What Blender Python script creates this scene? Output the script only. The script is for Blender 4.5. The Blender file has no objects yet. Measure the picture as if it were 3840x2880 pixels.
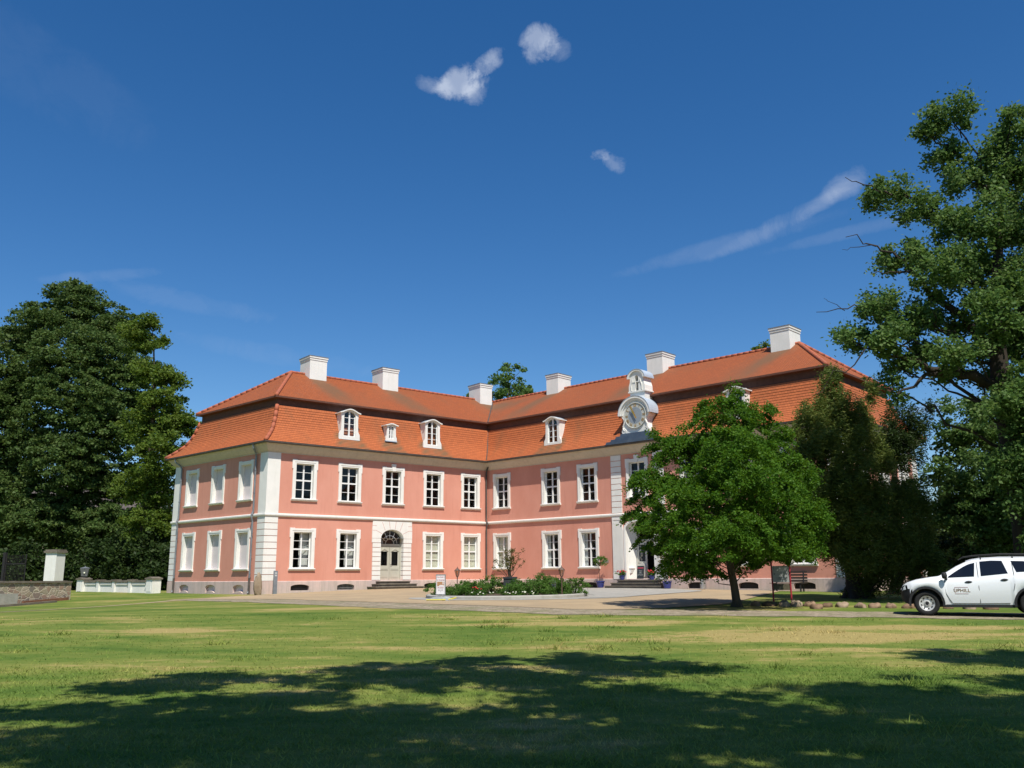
import bpy, bmesh, math, random
import numpy as np
from mathutils import Matrix, Vector
C = bpy.context.scene.collection
S = bpy.context.scene
R = math.radians
PI = math.pi

# ------------------------------------------------------------------ camera
CAMF, PITCH, ROLL = 3312.03, R(12.266), R(-0.388)     # focal length in pixels of a 3840 px wide frame
cd = bpy.data.cameras.new('camera'); cam = bpy.data.objects.new('camera', cd); C.objects.link(cam)
cd.sensor_width = 36; cd.lens = 36 * CAMF / 3840; cd.clip_end = 3000; cd.clip_start = 0.1
FW = Vector((0, math.cos(PITCH), math.sin(PITCH))); UP = Vector((0, -math.sin(PITCH), math.cos(PITCH))); RT = Vector((1, 0, 0))
RT2 = RT * math.cos(ROLL) + UP * math.sin(ROLL); UP2 = UP * math.cos(ROLL) - RT * math.sin(ROLL)
cam.matrix_world = Matrix(((RT2.x, UP2.x, -FW.x, 0), (RT2.y, UP2.y, -FW.y, 0), (RT2.z, UP2.z, -FW.z, 1.0), (0, 0, 0, 1)))
S.camera = cam

# ------------------------------------------------------------------ sky, sun, exposure
SUN_EL, SUN_AZ = R(57.5), R(163.5)      # azimuth clockwise from +Y
SUN_DIR = Vector((math.cos(SUN_EL) * math.sin(SUN_AZ), math.cos(SUN_EL) * math.cos(SUN_AZ), math.sin(SUN_EL)))
S.view_settings.view_transform = 'Standard'; S.view_settings.look = 'None'; S.view_settings.gamma = 1
S.view_settings.exposure = 0.35
sl = bpy.data.lights.new('sun', 'SUN'); sl.energy = 4.6; sl.angle = R(0.53); sl.color = (1, .95, .86)
so = bpy.data.objects.new('sun', sl); C.objects.link(so)
so.rotation_euler = (-SUN_DIR).to_track_quat('-Z', 'Y').to_euler(); so.location = (40, -60, 90)

def dirpix(x, y):
    v = FW + RT2 * ((x - 1920) / CAMF) - UP2 * ((y - 1440) / CAMF); return v.normalized()
W = bpy.data.worlds.new('World'); S.world = W; W.use_nodes = True
nt = W.node_tree; nt.nodes.clear()
def N(t, **k):
    n = nt.nodes.new(t)
    for a, b in k.items(): setattr(n, a, b)
    return n
def math_n(op, a, b=None, c=None, clamp=False):
    n = nt.nodes.new('ShaderNodeMath'); n.operation = op; n.use_clamp = clamp
    for i, v in enumerate((a, b, c)):
        if v is None: continue
        if isinstance(v, (int, float)): n.inputs[i].default_value = v
        else: nt.links.new(v, n.inputs[i])
    return n.outputs[0]
sky = N('ShaderNodeTexSky', sky_type='NISHITA', sun_disc=False, sun_elevation=SUN_EL, sun_rotation=SUN_AZ)
sky.air_density = 1.0; sky.dust_density = 0.35; sky.ozone_density = 3.2; sky.altitude = 300
tc = N('ShaderNodeTexCoord')
def noise(scale, detail, rough, dist=0.0, off=(0, 0, 0)):
    mp = N('ShaderNodeMapping'); mp.inputs['Location'].default_value = off
    nt.links.new(tc.outputs['Generated'], mp.inputs['Vector'])
    n = N('ShaderNodeTexNoise'); n.inputs['Scale'].default_value = scale; n.inputs['Detail'].default_value = detail
    n.inputs['Roughness'].default_value = rough; n.inputs['Distortion'].default_value = dist
    nt.links.new(mp.outputs[0], n.inputs['Vector']); return n.outputs['Fac']
n_fine = noise(30, 8, .66, .3); n_mid = noise(9, 5, .6, .3, (3, 1, 2)); n_wisp = noise(14, 6, .7, 1.2, (7, 2, 5))
def cloud(px, py, a, b, rot, nz, gain, lo=0.42, amp=2.6):
    d = dirpix(px, py); r = R(rot)
    ru = (RT2 * math.cos(r) + UP2 * math.sin(r)) ; uv = (UP2 * math.cos(r) - RT2 * math.sin(r))
    def dotn(v, off):
        n = N('ShaderNodeVectorMath', operation='DOT_PRODUCT'); nt.links.new(tc.outputs['Generated'], n.inputs[0])
        n.inputs[1].default_value = v; return math_n('SUBTRACT', n.outputs['Value'], off)
    u = math_n('DIVIDE', dotn(ru, ru.dot(d)), a / CAMF); v = math_n('DIVIDE', dotn(uv, uv.dot(d)), b / CAMF)
    q = math_n('SUBTRACT', 1.0, math_n('ADD', math_n('MULTIPLY', u, u), math_n('MULTIPLY', v, v)))
    fwd = N('ShaderNodeVectorMath', operation='DOT_PRODUCT'); nt.links.new(tc.outputs['Generated'], fwd.inputs[0]); fwd.inputs[1].default_value = d
    q = math_n('MULTIPLY', math_n('MAXIMUM', q, 0.0), math_n('GREATER_THAN', fwd.outputs['Value'], .5))
    m = math_n('ADD', q, math_n('MULTIPLY', math_n('SUBTRACT', nz, .5), amp))
    m = math_n('MULTIPLY', math_n('SUBTRACT', m, lo), 1.5, clamp=True)
    m = math_n('MULTIPLY', m, math_n('MULTIPLY', math_n('MINIMUM', q, .5), 2.0))
    return math_n('MULTIPLY', m, gain)
ms = [cloud(1725, 312, 130, 66, 20, n_fine, .56, .34, 2.7), cloud(1825, 238, 105, 42, 34, n_fine, .48, .32, 2.4), cloud(1625, 320, 95, 45, -8, n_fine, .26), cloud(1780, 350, 60, 60, 60, n_fine, .35), cloud(2025, 160, 95, 78, 8, n_fine, .52, .36, 2.6), cloud(2080, 175, 80, 60, -10, n_fine, .2),
      cloud(2245, 583, 62, 34, 8, n_fine, .30, .42, 3.4), cloud(2300, 605, 75, 42, -24, n_fine, .24, .42, 3.4), cloud(3165, 697, 100, 62, 34, n_fine, .27, .42, 1.9), cloud(3090, 750, 140, 40, 36, n_wisp, .13, .4, 2.0),
      cloud(2930, 835, 320, 40, 26, n_wisp, .11, .4, 2.2), cloud(2700, 925, 460, 44, 14, n_wisp, .10, .25, 1.8), cloud(3250, 855, 380, 30, 12, n_wisp, .08, .25, 1.8),
      cloud(700, 1130, 420, 50, -12, n_wisp, .06, .4, 2.6), cloud(390, 1035, 220, 28, 8, n_wisp, .07, .3, 2.4), cloud(1050, 1330, 500, 50, -10, n_wisp, .05, .3, 2.4), cloud(120, 250, 420, 160, -30, n_wisp, .022, .3, 2.4), cloud(3560, 1520, 220, 26, 12, n_wisp, .22, .25, 1.6)]
tot = ms[0]
for m in ms[1:]: tot = math_n('ADD', tot, m)
tot = math_n('MINIMUM', tot, .92)
hs = N('ShaderNodeHueSaturation'); hs.inputs['Saturation'].default_value = 1.32; hs.inputs['Value'].default_value = 1.10; hs.inputs['Hue'].default_value = .504
nt.links.new(sky.outputs[0], hs.inputs['Color'])
mx = N('ShaderNodeMix', data_type='RGBA'); nt.links.new(tot, mx.inputs['Factor']); nt.links.new(hs.outputs[0], mx.inputs[6])
mx.inputs[7].default_value = (5.2, 5.9, 7.3, 1)
bg = N('ShaderNodeBackground'); bg.inputs['Strength'].default_value = 0.085; nt.links.new(mx.outputs[2], bg.inputs['Color'])
wo = N('ShaderNodeOutputWorld'); nt.links.new(bg.outputs[0], wo.inputs['Surface'])

# ------------------------------------------------------------------ materials
def mat(name, c1, c2=None, scale=3.0, rough=.8, bump=0.0, bscale=None, detail=5, metal=0.0, spec=.3, stretch=(1, 1, 1), lo=.35, hi=.65, bdist=.02):
    m = bpy.data.materials.new(name); m.use_nodes = True; t = m.node_tree; b = t.nodes['Principled BSDF']
    b.inputs['Roughness'].default_value = rough; b.inputs['Metallic'].default_value = metal
    b.inputs['Specular IOR Level'].default_value = spec; b.inputs['Base Color'].default_value = (*c1, 1)
    co = t.nodes.new('ShaderNodeTexCoord'); mp = t.nodes.new('ShaderNodeMapping'); mp.inputs['Scale'].default_value = stretch
    t.links.new(co.outputs['Object'], mp.inputs['Vector'])
    if c2:
        n = t.nodes.new('ShaderNodeTexNoise'); n.inputs['Scale'].default_value = scale; n.inputs['Detail'].default_value = detail; n.inputs['Roughness'].default_value = .62
        t.links.new(mp.outputs[0], n.inputs['Vector'])
        rp = t.nodes.new('ShaderNodeValToRGB'); rp.color_ramp.elements[0].position = lo; rp.color_ramp.elements[1].position = hi
        rp.color_ramp.elements[0].color = (*c1, 1); rp.color_ramp.elements[1].color = (*c2, 1)
        t.links.new(n.outputs['Fac'], rp.inputs['Fac']); t.links.new(rp.outputs[0], b.inputs['Base Color'])
    if bump:
        n2 = t.nodes.new('ShaderNodeTexNoise'); n2.inputs['Scale'].default_value = bscale or scale * 4; n2.inputs['Detail'].default_value = 4
        t.links.new(mp.outputs[0], n2.inputs['Vector'])
        bp = t.nodes.new('ShaderNodeBump'); bp.inputs['Strength'].default_value = bump; bp.inputs['Distance'].default_value = bdist
        t.links.new(n2.outputs['Fac'], bp.inputs['Height']); t.links.new(bp.outputs[0], b.inputs['Normal'])
    return m
def leaf_mat(name, c1, c2, c3, trans=.35):
    m = bpy.data.materials.new(name); m.use_nodes = True; t = m.node_tree; t.nodes.clear()
    geo = t.nodes.new('ShaderNodeNewGeometry'); co = t.nodes.new('ShaderNodeTexCoord')
    n = t.nodes.new('ShaderNodeTexNoise'); n.inputs['Scale'].default_value = .9; n.inputs['Detail'].default_value = 3; t.links.new(co.outputs['Object'], n.inputs['Vector'])
    rp = t.nodes.new('ShaderNodeValToRGB'); e = rp.color_ramp.elements
    e[0].position = .1; e[1].position = .9; e[0].color = (*c1, 1); e[1].color = (*c3, 1); k = e.new(.5); k.color = (*c2, 1)
    a = t.nodes.new('ShaderNodeMath'); a.operation = 'MULTIPLY_ADD'; a.inputs[1].default_value = .45
    t.links.new(geo.outputs['Random Per Island'], a.inputs[0])
    b2 = t.nodes.new('ShaderNodeMath'); b2.operation = 'MULTIPLY'; b2.inputs[1].default_value = .55; t.links.new(n.outputs['Fac'], b2.inputs[0]); t.links.new(b2.outputs[0], a.inputs[2])
    t.links.new(a.outputs[0], rp.inputs['Fac'])
    p = t.nodes.new('ShaderNodeBsdfPrincipled'); p.inputs['Roughness'].default_value = .55; p.inputs['Specular IOR Level'].default_value = .16
    tr = t.nodes.new('ShaderNodeBsdfTranslucent'); mxs = t.nodes.new('ShaderNodeMixShader'); mxs.inputs[0].default_value = trans
    hsv = t.nodes.new('ShaderNodeHueSaturation'); hsv.inputs['Hue'].default_value = .48; hsv.inputs['Value'].default_value = 1.35; hsv.inputs['Saturation'].default_value = 1.05
    t.links.new(rp.outputs[0], p.inputs['Base Color']); t.links.new(rp.outputs[0], hsv.inputs['Color']); t.links.new(hsv.outputs[0], tr.inputs['Color'])
    t.links.new(p.outputs[0], mxs.inputs[1]); t.links.new(tr.outputs[0], mxs.inputs[2])
    o = t.nodes.new('ShaderNodeOutputMaterial'); t.links.new(mxs.outputs[0], o.inputs['Surface'])
    return m
def glass_mat(name, tint=(.86, .89, .88), refl=.03):
    m = bpy.data.materials.new(name); m.use_nodes = True; t = m.node_tree; t.nodes.clear()
    g = t.nodes.new('ShaderNodeBsdfGlossy'); g.inputs['Roughness'].default_value = .02; g.inputs['Color'].default_value = (.9, .9, .9, 1)
    tp = t.nodes.new('ShaderNodeBsdfTransparent'); tp.inputs['Color'].default_value = (*tint, 1)
    lw = t.nodes.new('ShaderNodeLayerWeight'); lw.inputs['Blend'].default_value = .5; pw = t.nodes.new('ShaderNodeMath'); pw.operation = 'POWER'; pw.inputs[1].default_value = 4.5; t.links.new(lw.outputs['Facing'], pw.inputs[0])
    co = t.nodes.new('ShaderNodeTexCoord'); n = t.nodes.new('ShaderNodeTexNoise'); n.inputs['Scale'].default_value = 2.2; t.links.new(co.outputs['Object'], n.inputs['Vector'])
    bp = t.nodes.new('ShaderNodeBump'); bp.inputs['Strength'].default_value = .06; bp.inputs['Distance'].default_value = .05; t.links.new(n.outputs['Fac'], bp.inputs['Height']); t.links.new(bp.outputs[0], g.inputs['Normal'])
    ad = t.nodes.new('ShaderNodeMath'); ad.operation = 'ADD'; ad.inputs[1].default_value = refl; t.links.new(pw.outputs[0], ad.inputs[0])
    mxs = t.nodes.new('ShaderNodeMixShader'); t.links.new(ad.outputs[0], mxs.inputs[0]); t.links.new(tp.outputs[0], mxs.inputs[1]); t.links.new(g.outputs[0], mxs.inputs[2])
    o = t.nodes.new('ShaderNodeOutputMaterial'); t.links.new(mxs.outputs[0], o.inputs['Surface']); return m

M = {}
M['pink'] = mat('pink_plaster', (.60, .262, .188), (.655, .305, .225), .55, .9, .25, 30, stretch=(1, 1, .6), bdist=.01)
M['plinth'] = mat('pale_plinth_plaster', (.62, .47, .42), (.52, .42, .39), 1.1, .9, .25, 14)
M['white'] = mat('white_stucco', (.74, .73, .68), (.80, .78, .73), 1.5, .75, .12, 25)
M['joint'] = mat('pink_joint', (.55, .25, .2))
M['cream'] = mat('cream_cornice', (.52, .45, .36), (.58, .50, .40), 1.2, .8, .1, 9, stretch=(1, 1, 3))
M['blind'] = mat('blind_window_plaster', (.66, .59, .58), (.60, .54, .54), 1.2, .9, .15, 20)
M['sash'] = mat('white_sash_paint', (.8, .8, .78), (.74, .74, .72), 4, .45)
M['glass'] = glass_mat('window_glass')
M['zinc'] = mat('grey_zinc', (.20, .22, .24), (.27, .29, .31), 3, .5, metal=.4)
M['gutter'] = mat('dark_gutter', (.07, .062, .055), (.11, .09, .08), 3, .6)
M['slate'] = mat('blue_grey_sheet_metal', (.075, .105, .15), (.11, .145, .19), 2, .5, metal=.3)
M['capzinc'] = mat('pale_zinc_cap', (.40, .47, .55), (.48, .55, .62), 2, .55, metal=.2)
M['eave'] = mat('brown_eave_board', (.10, .045, .03), (.14, .06, .04), 4, .8)
M['ridge'] = mat('ridge_tile', (.42, .115, .055), (.33, .11, .065), 2.2, .8, .2, 20)
M['stone'] = mat('grey_step_stone', (.13, .11, .088), (.20, .175, .135), 2.5, .9, .3, 20)
M['sage'] = mat('sage_door_paint', (.44, .43, .35), (.48, .47, .39), 3, .5)
M['doorwhite'] = mat('cream_door_paint', (.60, .58, .50), (.54, .53, .47), 3, .5)
M['iron'] = mat('dark_iron', (.02, .02, .022), (.035, .03, .03), 8, .5)
M['void'] = mat('painted_dark_interior', (.045, .042, .04), (.06, .055, .05), 2, .9)  # near-black colour stands for the unlit inside of openings
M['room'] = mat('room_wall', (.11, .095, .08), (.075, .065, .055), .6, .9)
M['shutter'] = mat('cream_inner_shutter', (.62, .60, .48), (.56, .54, .43), 3, .6)
M['curtain_lit_wall'] = mat('white_curtain_lit_wall', (.7, .7, .66), (.5, .5, .48), 6, .8, stretch=(3, 3, .3))
M['gold'] = mat('gilding', (.80, .48, .10), (.7, .4, .08), 5, .3, metal=.8)
M['goldpaint'] = mat('dull_gold_numerals', (.38, .25, .10), None, rough=.5)
M['dial'] = mat('pale_dial', (.46, .47, .42), (.52, .52, .47), 3, .6)
M['dialblue'] = mat('grey_blue_dial_centre', (.25, .29, .33), (.29, .33, .37), 3, .6)
M['bark'] = mat('tree_bark', (.055, .042, .030), (.10, .08, .055), 6, .95, .6, 14, stretch=(1, 1, .25))
M['barkdark'] = mat('dark_bark', (.028, .022, .018), (.05, .04, .03), 6, .95, .6, 14, stretch=(1, 1, .25))
M['metalred'] = mat('red_painted_steel', (.42, .035, .05), (.34, .03, .045), 5, .5)
M['panel'] = mat('grey_white_panel', (.52, .53, .52), (.46, .47, .46), 2, .6)
M['darkwood'] = mat('dark_bench_wood', (.04, .03, .025), (.06, .045, .035), 8, .8, stretch=(1, 8, 8))
M['steel'] = mat('brushed_steel', (.42, .42, .42), (.5, .5, .5), 6, .35, metal=.7)
M['bluepot'] = mat('blue_glazed_pot', (.03, .04, .17), (.045, .055, .22), 5, .25, spec=.5)
M['redflower'] = mat('red_petals', (.55, .03, .04), (.62, .06, .05), 9, .6)
M['whiteflower'] = mat('white_petals', (.75, .75, .62), (.7, .72, .5), 9, .6)
M['soil'] = mat('bed_soil', (.06, .045, .03), (.09, .065, .045), 5, 1, .5, 20)
M['lightstone'] = mat('pale_kerb_stone', (.42, .40, .36), (.33, .32, .28), 3, .9, .3, 20)
M['paving'] = mat('grey_paving', (.35, .335, .30), (.28, .27, .24), 1.5, .95, .3, 12)
M['boulder'] = mat('field_boulder', (.17, .135, .105), (.30, .25, .20), 3.2, .95, .8, 9)
M['menhir'] = mat('brown_upright_stone', (.24, .18, .12), (.33, .26, .18), 3, .95, .5, 14)
M['lampbrown'] = mat('brown_lamp_metal', (.10, .06, .045), (.13, .08, .06), 6, .5)
M['lampglass'] = glass_mat('lamp_glass', (.75, .7, .6), .15)
M['carpaint'] = mat('white_car_paint', (.72, .74, .76), None, rough=.22, spec=.5)
M['plastic'] = mat('black_bumper_plastic', (.018, .018, .02), (.024, .024, .026), 20, .65)
M['tyre'] = mat('tyre_rubber', (.016, .016, .017), (.022, .022, .022), 20, .85)
M['rim'] = mat('steel_rim', (.62, .62, .60), (.5, .5, .49), 9, .4, metal=.3)
M['carglass'] = mat('tinted_car_glass', (.006, .007, .009), None, rough=.04, spec=.7)
M['lantern'] = mat('grey_lantern_casing', (.10, .105, .105), (.14, .145, .145), 5, .6)
M['housewall'] = mat('beige_house_render', (.50, .44, .31), (.44, .39, .28), 1, .9)
M['brick'] = mat('red_brick', (.26, .085, .06), (.33, .12, .085), 4, .9)
M['yellow'] = mat('yellow_strap', (.62, .55, .05), None)
M['slab'] = mat('grey_plastic_base', (.36, .40, .42), (.42, .46, .48), 3, .7)
M['poster'] = mat('white_poster', (.72, .70, .70), None, rough=.5)
M['ink'] = mat('red_print', (.40, .05, .08), None)
M['inkgrey'] = mat('grey_print', (.2, .18, .2), None)
M['chalk'] = mat('dark_chalkboard', (.025, .03, .035), (.035, .04, .045), 5, .7)
M['lavender'] = leaf_mat('tall_grass', (.10, .13, .06), (.16, .18, .09), (.24, .22, .14), .3)
M['lime'] = leaf_mat('lime_leaves', (.030, .088, .007), (.066, .158, .013), (.130, .235, .026), .42)
M['yew'] = leaf_mat('conifer_needles', (.046, .080, .015), (.098, .142, .028), (.195, .205, .052), .30)
M['oakr'] = leaf_mat('locust_leaves', (.044, .096, .020), (.092, .175, .042), (.205, .285, .105), .42)
M['dark'] = leaf_mat('shade_toned_leaves', (.014, .030, .007), (.026, .050, .011), (.055, .085, .020), .25)  # greens darkened so the colour itself carries deep shade
M['chest'] = leaf_mat('old_linden_leaves', (.034, .070, .016), (.072, .125, .030), (.140, .180, .056), .34)
M['light'] = leaf_mat('bright_young_leaves', (.050, .095, .012), (.098, .160, .022), (.180, .225, .042), .38)
M['bush'] = leaf_mat('bed_shrub_leaves', (.045, .12, .018), (.085, .18, .032), (.16, .25, .055), .38)
M['sparse'] = leaf_mat('bronze_green_leaves', (.06, .09, .02), (.13, .13, .035), (.20, .12, .04), .4)

# boulders differ in tint from stone to stone
_t = M['boulder'].node_tree; _b = _t.nodes['Principled BSDF']; _src = _b.inputs['Base Color'].links[0].from_socket
_oi = _t.nodes.new('ShaderNodeObjectInfo'); _rp = _t.nodes.new('ShaderNodeValToRGB'); _rp.name = 'boulder_tint'; _e = _rp.color_ramp.elements
_e[0].color = (.55, .42, .32, 1); _e[1].color = (1.25, 1.2, 1.12, 1); _k2 = _e.new(.5); _k2.color = (1.0, .78, .62, 1)
_mx = _t.nodes.new('ShaderNodeMix'); _mx.data_type = 'RGBA'; _mx.blend_type = 'MULTIPLY'; _mx.inputs['Factor'].default_value = 1
_t.links.new(_oi.outputs['Random'], _rp.inputs['Fac']); _t.links.new(_src, _mx.inputs[6]); _t.links.new(_rp.outputs[0], _mx.inputs[7]); _t.links.new(_mx.outputs[2], _b.inputs['Base Color'])
# rain streaks and grime on the plaster and on the white trim
def streaks(key, dark, lo, hi, amt):
    t = M[key].node_tree; b = t.nodes['Principled BSDF']; src = b.inputs['Base Color'].links[0].from_socket
    co = t.nodes.new('ShaderNodeTexCoord'); mp = t.nodes.new('ShaderNodeMapping'); mp.inputs['Scale'].default_value = (2.6, 2.6, .22); t.links.new(co.outputs['Object'], mp.inputs['Vector'])
    n = t.nodes.new('ShaderNodeTexNoise'); n.inputs['Scale'].default_value = 1.6; n.inputs['Detail'].default_value = 7; n.inputs['Roughness'].default_value = .7; t.links.new(mp.outputs[0], n.inputs['Vector'])
    r = t.nodes.new('ShaderNodeMapRange'); r.inputs['From Min'].default_value = lo; r.inputs['From Max'].default_value = hi; r.inputs['To Max'].default_value = amt; t.links.new(n.outputs['Fac'], r.inputs['Value'])
    mx = t.nodes.new('ShaderNodeMix'); mx.data_type = 'RGBA'; t.links.new(r.outputs[0], mx.inputs['Factor']); t.links.new(src, mx.inputs[6]); mx.inputs[7].default_value = (*dark, 1); t.links.new(mx.outputs[2], b.inputs['Base Color'])
streaks('pink', (.46, .17, .12), .52, .78, .42); streaks('plinth', (.34, .29, .24), .46, .74, .75); streaks('white', (.55, .53, .47), .52, .80, .5); streaks('cream', (.36, .30, .23), .5, .8, .6)
# ------------------------------------------------------------------ helpers
WM = {}
def reg(o, Mx, parent):
    C.objects.link(o)
    if parent is not None:
        o.parent = parent; o.matrix_basis = WM[parent].inverted() @ Mx
    else: o.matrix_basis = Mx
    WM[o] = Mx; return o
def tag(o, label=None, cat=None, group=None, kind=None):
    for k, v in (('label', label), ('category', cat), ('group', group), ('kind', kind)):
        if v: o[k] = v
    return o
def T(x, y, z, rz=0.0, s=1.0): return Matrix.Translation((x, y, z)) @ Matrix.Rotation(rz, 4, 'Z') @ Matrix.Scale(s, 4)
def thing(name, label, cat, Mx, group=None):
    o = bpy.data.objects.new(name, None); o.empty_display_size = .3
    return tag(reg(o, Mx, None), label, cat, group)
class G:
    """collects geometry; build() links it as ONE mesh object"""
    def __init__(s): s.v = []; s.f = []; s.m = []; s.mi = 0; s.uv = []; s.X = None
    def P(s, p):
        if s.X is not None: p = s.X @ Vector(p)
        s.v.append(tuple(p)); return len(s.v) - 1
    def face(s, pts, uv=None):
        ids = [s.P(p) for p in pts]; s.f.append(ids); s.m.append(s.mi); s.uv.append(uv); return ids
    def box(s, x0, x1, y0, y1, z0, z1):
        c = [(x0, y0, z0), (x1, y0, z0), (x1, y1, z0), (x0, y1, z0), (x0, y0, z1), (x1, y0, z1), (x1, y1, z1), (x0, y1, z1)]
        i = [s.P(p) for p in c]
        for q in ((0, 3, 2, 1), (4, 5, 6, 7), (0, 1, 5, 4), (1, 2, 6, 5), (2, 3, 7, 6), (3, 0, 4, 7)):
            s.f.append([i[k] for k in q]); s.m.append(s.mi); s.uv.append(None)
    def prism(s, poly, y0, y1, axis='y'):
        """polygon in (x,z) swept along y (or (x,y) swept along z)"""
        mk = (lambda p, t: (p[0], t, p[1])) if axis == 'y' else ((lambda p, t: (p[0], p[1], t)) if axis == 'z' else (lambda p, t: (t, p[0], p[1])))
        a = [s.P(mk(p, y0)) for p in poly]; b = [s.P(mk(p, y1)) for p in poly]; n = len(poly)
        for ids in ([a, b[::-1]] + [[a[i], b[i], b[(i + 1) % n], a[(i + 1) % n]] for i in range(n)]):
            s.f.append(ids); s.m.append(s.mi); s.uv.append(None)
    def frame(s, out, inn, yf, yb_out, yb_in):
        n = len(out)
        for i in range(n):
            j = (i + 1) % n
            a, b, c, d = out[i], out[j], inn[j], inn[i]
            s.face([(a[0], yf, a[1]), (b[0], yf, b[1]), (c[0], yf, c[1]), (d[0], yf, d[1])])
            if math.dist(a, b) > 1e-6: s.face([(a[0], yb_out, a[1]), (b[0], yb_out, b[1]), (b[0], yf, b[1]), (a[0], yf, a[1])])
            if math.dist(d, c) > 1e-6: s.face([(d[0], yf, d[1]), (c[0], yf, c[1]), (c[0], yb_in, c[1]), (d[0], yb_in, d[1])])
    def tube(s, pts, rad, n=8, cap=True):
        pts = [Vector(p) for p in pts]; rings = []
        if not hasattr(rad, '__len__'): rad = [rad] * len(pts)
        up = Vector((0.13, .27, .95))
        for i, p in enumerate(pts):
            d = (pts[min(i + 1, len(pts) - 1)] - pts[max(i - 1, 0)]).normalized()
            a = d.cross(up); a = a.normalized() if a.length > 1e-3 else Vector((1, 0, 0)); b = d.cross(a)
            rings.append([s.P(p + (a * math.cos(t) + b * math.sin(t)) * rad[i]) for t in [2 * PI * k / n for k in range(n)]])
        for i in range(len(rings) - 1):
            for k in range(n):
                s.f.append([rings[i][k], rings[i][(k + 1) % n], rings[i + 1][(k + 1) % n], rings[i + 1][k]]); s.m.append(s.mi); s.uv.append(None)
        if cap:
            for r_ in (rings[0][::-1], rings[-1]): s.f.append(list(r_)); s.m.append(s.mi); s.uv.append(None)
    def lathe(s, prof, n=20, x=0, y=0, z=0):
        rings = [[s.P((x + r * math.cos(2 * PI * k / n), y + r * math.sin(2 * PI * k / n), z + h)) for k in range(n)] for r, h in prof]
        for i in range(len(rings) - 1):
            for k in range(n):
                s.f.append([rings[i][k], rings[i][(k + 1) % n], rings[i + 1][(k + 1) % n], rings[i + 1][k]]); s.m.append(s.mi); s.uv.append(None)
        for r_ in (rings[0][::-1], rings[-1]): s.f.append(list(r_)); s.m.append(s.mi); s.uv.append(None)
    def loops(s, rings, closed=True, uvs=None):
        """rings: list of equally long lists of 3D points"""
        ids = [[s.P(p) for p in r_] for r_ in rings]; n = len(rings[0])
        for i in range(len(ids) - 1):
            for k in range(n if closed else n - 1):
                s.f.append([ids[i][k], ids[i][(k + 1) % n], ids[i + 1][(k + 1) % n], ids[i + 1][k]]); s.m.append(s.mi); s.uv.append(None)
    def build(s, name, mats, parent=None, Mx=None, smooth=False, fixn=True):
        Mx = Mx if Mx is not None else (WM[parent] if parent is not None else Matrix())
        me = bpy.data.meshes.new(name); me.from_pydata(s.v, [], s.f)
        mats = mats if isinstance(mats, (list, tuple)) else [mats]
        for q in mats: me.materials.append(q)
        for i, p in enumerate(me.polygons): p.material_index = s.m[i]; p.use_smooth = smooth
        if any(u is not None for u in s.uv):
            L = me.uv_layers.new(name='UVMap')
            for p, u in zip(me.polygons, s.uv):
                if u:
                    for li, q in zip(p.loop_indices, u): L.data[li].uv = q
        if fixn:
            bm = bmesh.new(); bm.from_mesh(me)
            bmesh.ops.remove_doubles(bm, verts=bm.verts, dist=1e-5); bmesh.ops.recalc_face_normals(bm, faces=bm.faces)
            bm.to_mesh(me); bm.free()
        me.update(); return reg(bpy.data.objects.new(name, me), Mx, parent)
def fast_mesh(name, V, F, mats, parent=None, Mx=None, smooth=False):
    me = bpy.data.meshes.new(name); V = np.asarray(V, np.float32); F = np.asarray(F, np.int32); k = F.shape[1]
    me.vertices.add(len(V)); me.vertices.foreach_set('co', V.ravel())
    me.loops.add(F.size); me.loops.foreach_set('vertex_index', F.ravel())
    me.polygons.add(len(F)); me.polygons.foreach_set('loop_start', np.arange(0, F.size, k, dtype=np.int32)); me.polygons.foreach_set('loop_total', np.full(len(F), k, np.int32))
    if smooth: me.polygons.foreach_set('use_smooth', np.ones(len(F), bool))
    me.materials.append(mats); me.update(calc_edges=True); me.validate()
    Mx = Mx if Mx is not None else (WM[parent] if parent is not None else Matrix())
    return reg(bpy.data.objects.new(name, me), Mx, parent)
def part_copy(src, parent, Mx):
    o = src.copy(); return reg(o, Mx, parent)
def text_obj(name, txt, size, m, parent, Mx, align='CENTER', extr=.002):
    cu = bpy.data.curves.new(name, 'FONT'); cu.body = txt; cu.size = size; cu.align_x = align; cu.align_y = 'CENTER'; cu.extrude = extr
    to = bpy.data.objects.new('tmp', cu); C.objects.link(to); dg = bpy.context.evaluated_depsgraph_get()
    me = bpy.data.meshes.new_from_object(to.evaluated_get(dg)); bpy.data.objects.remove(to); me.name = name
    me.materials.clear(); me.materials.append(m)
    return reg(bpy.data.objects.new(name, me), Mx, parent)

# ------------------------------------------------------------------ terrain height
GP = np.array([(0,0,-.6),(0,-40,-.8),(-45,0,-.55),(45,0,-.5),(11.5,25.3,-.17),(-14,26,-.12),(0,26,-.12),(7,28.5,-.06),(0,36,.06),(-14.7,53,.03),(-23.1,60.7,.04),(-12.4,54.9,.14),(-9,57.8,.25),(-5,61,.26),(-1.8,63.6,.25),(5,57.1,.22),(9,53.3,.21),(13.5,49.1,.13),(17.1,45.7,.1),(24.7,54,.1),(-32,56,.0),(-45,45,-.5),(-27.6,45.5,-.42),(40,50,.1),(0,95,.2),(-70,95,.1),(70,95,.1),(-45,25,-.2),(40,25,-.15),(0,-120,-1),(120,0,0),(-120,0,0),(0,150,.2)])
def _k(r): return np.where(r > 1e-9, r * r * np.log(np.maximum(r, 1e-9)), 0)
_n = len(GP); _R = np.hypot(GP[:, None, 0] - GP[None, :, 0], GP[:, None, 1] - GP[None, :, 1])
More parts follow.
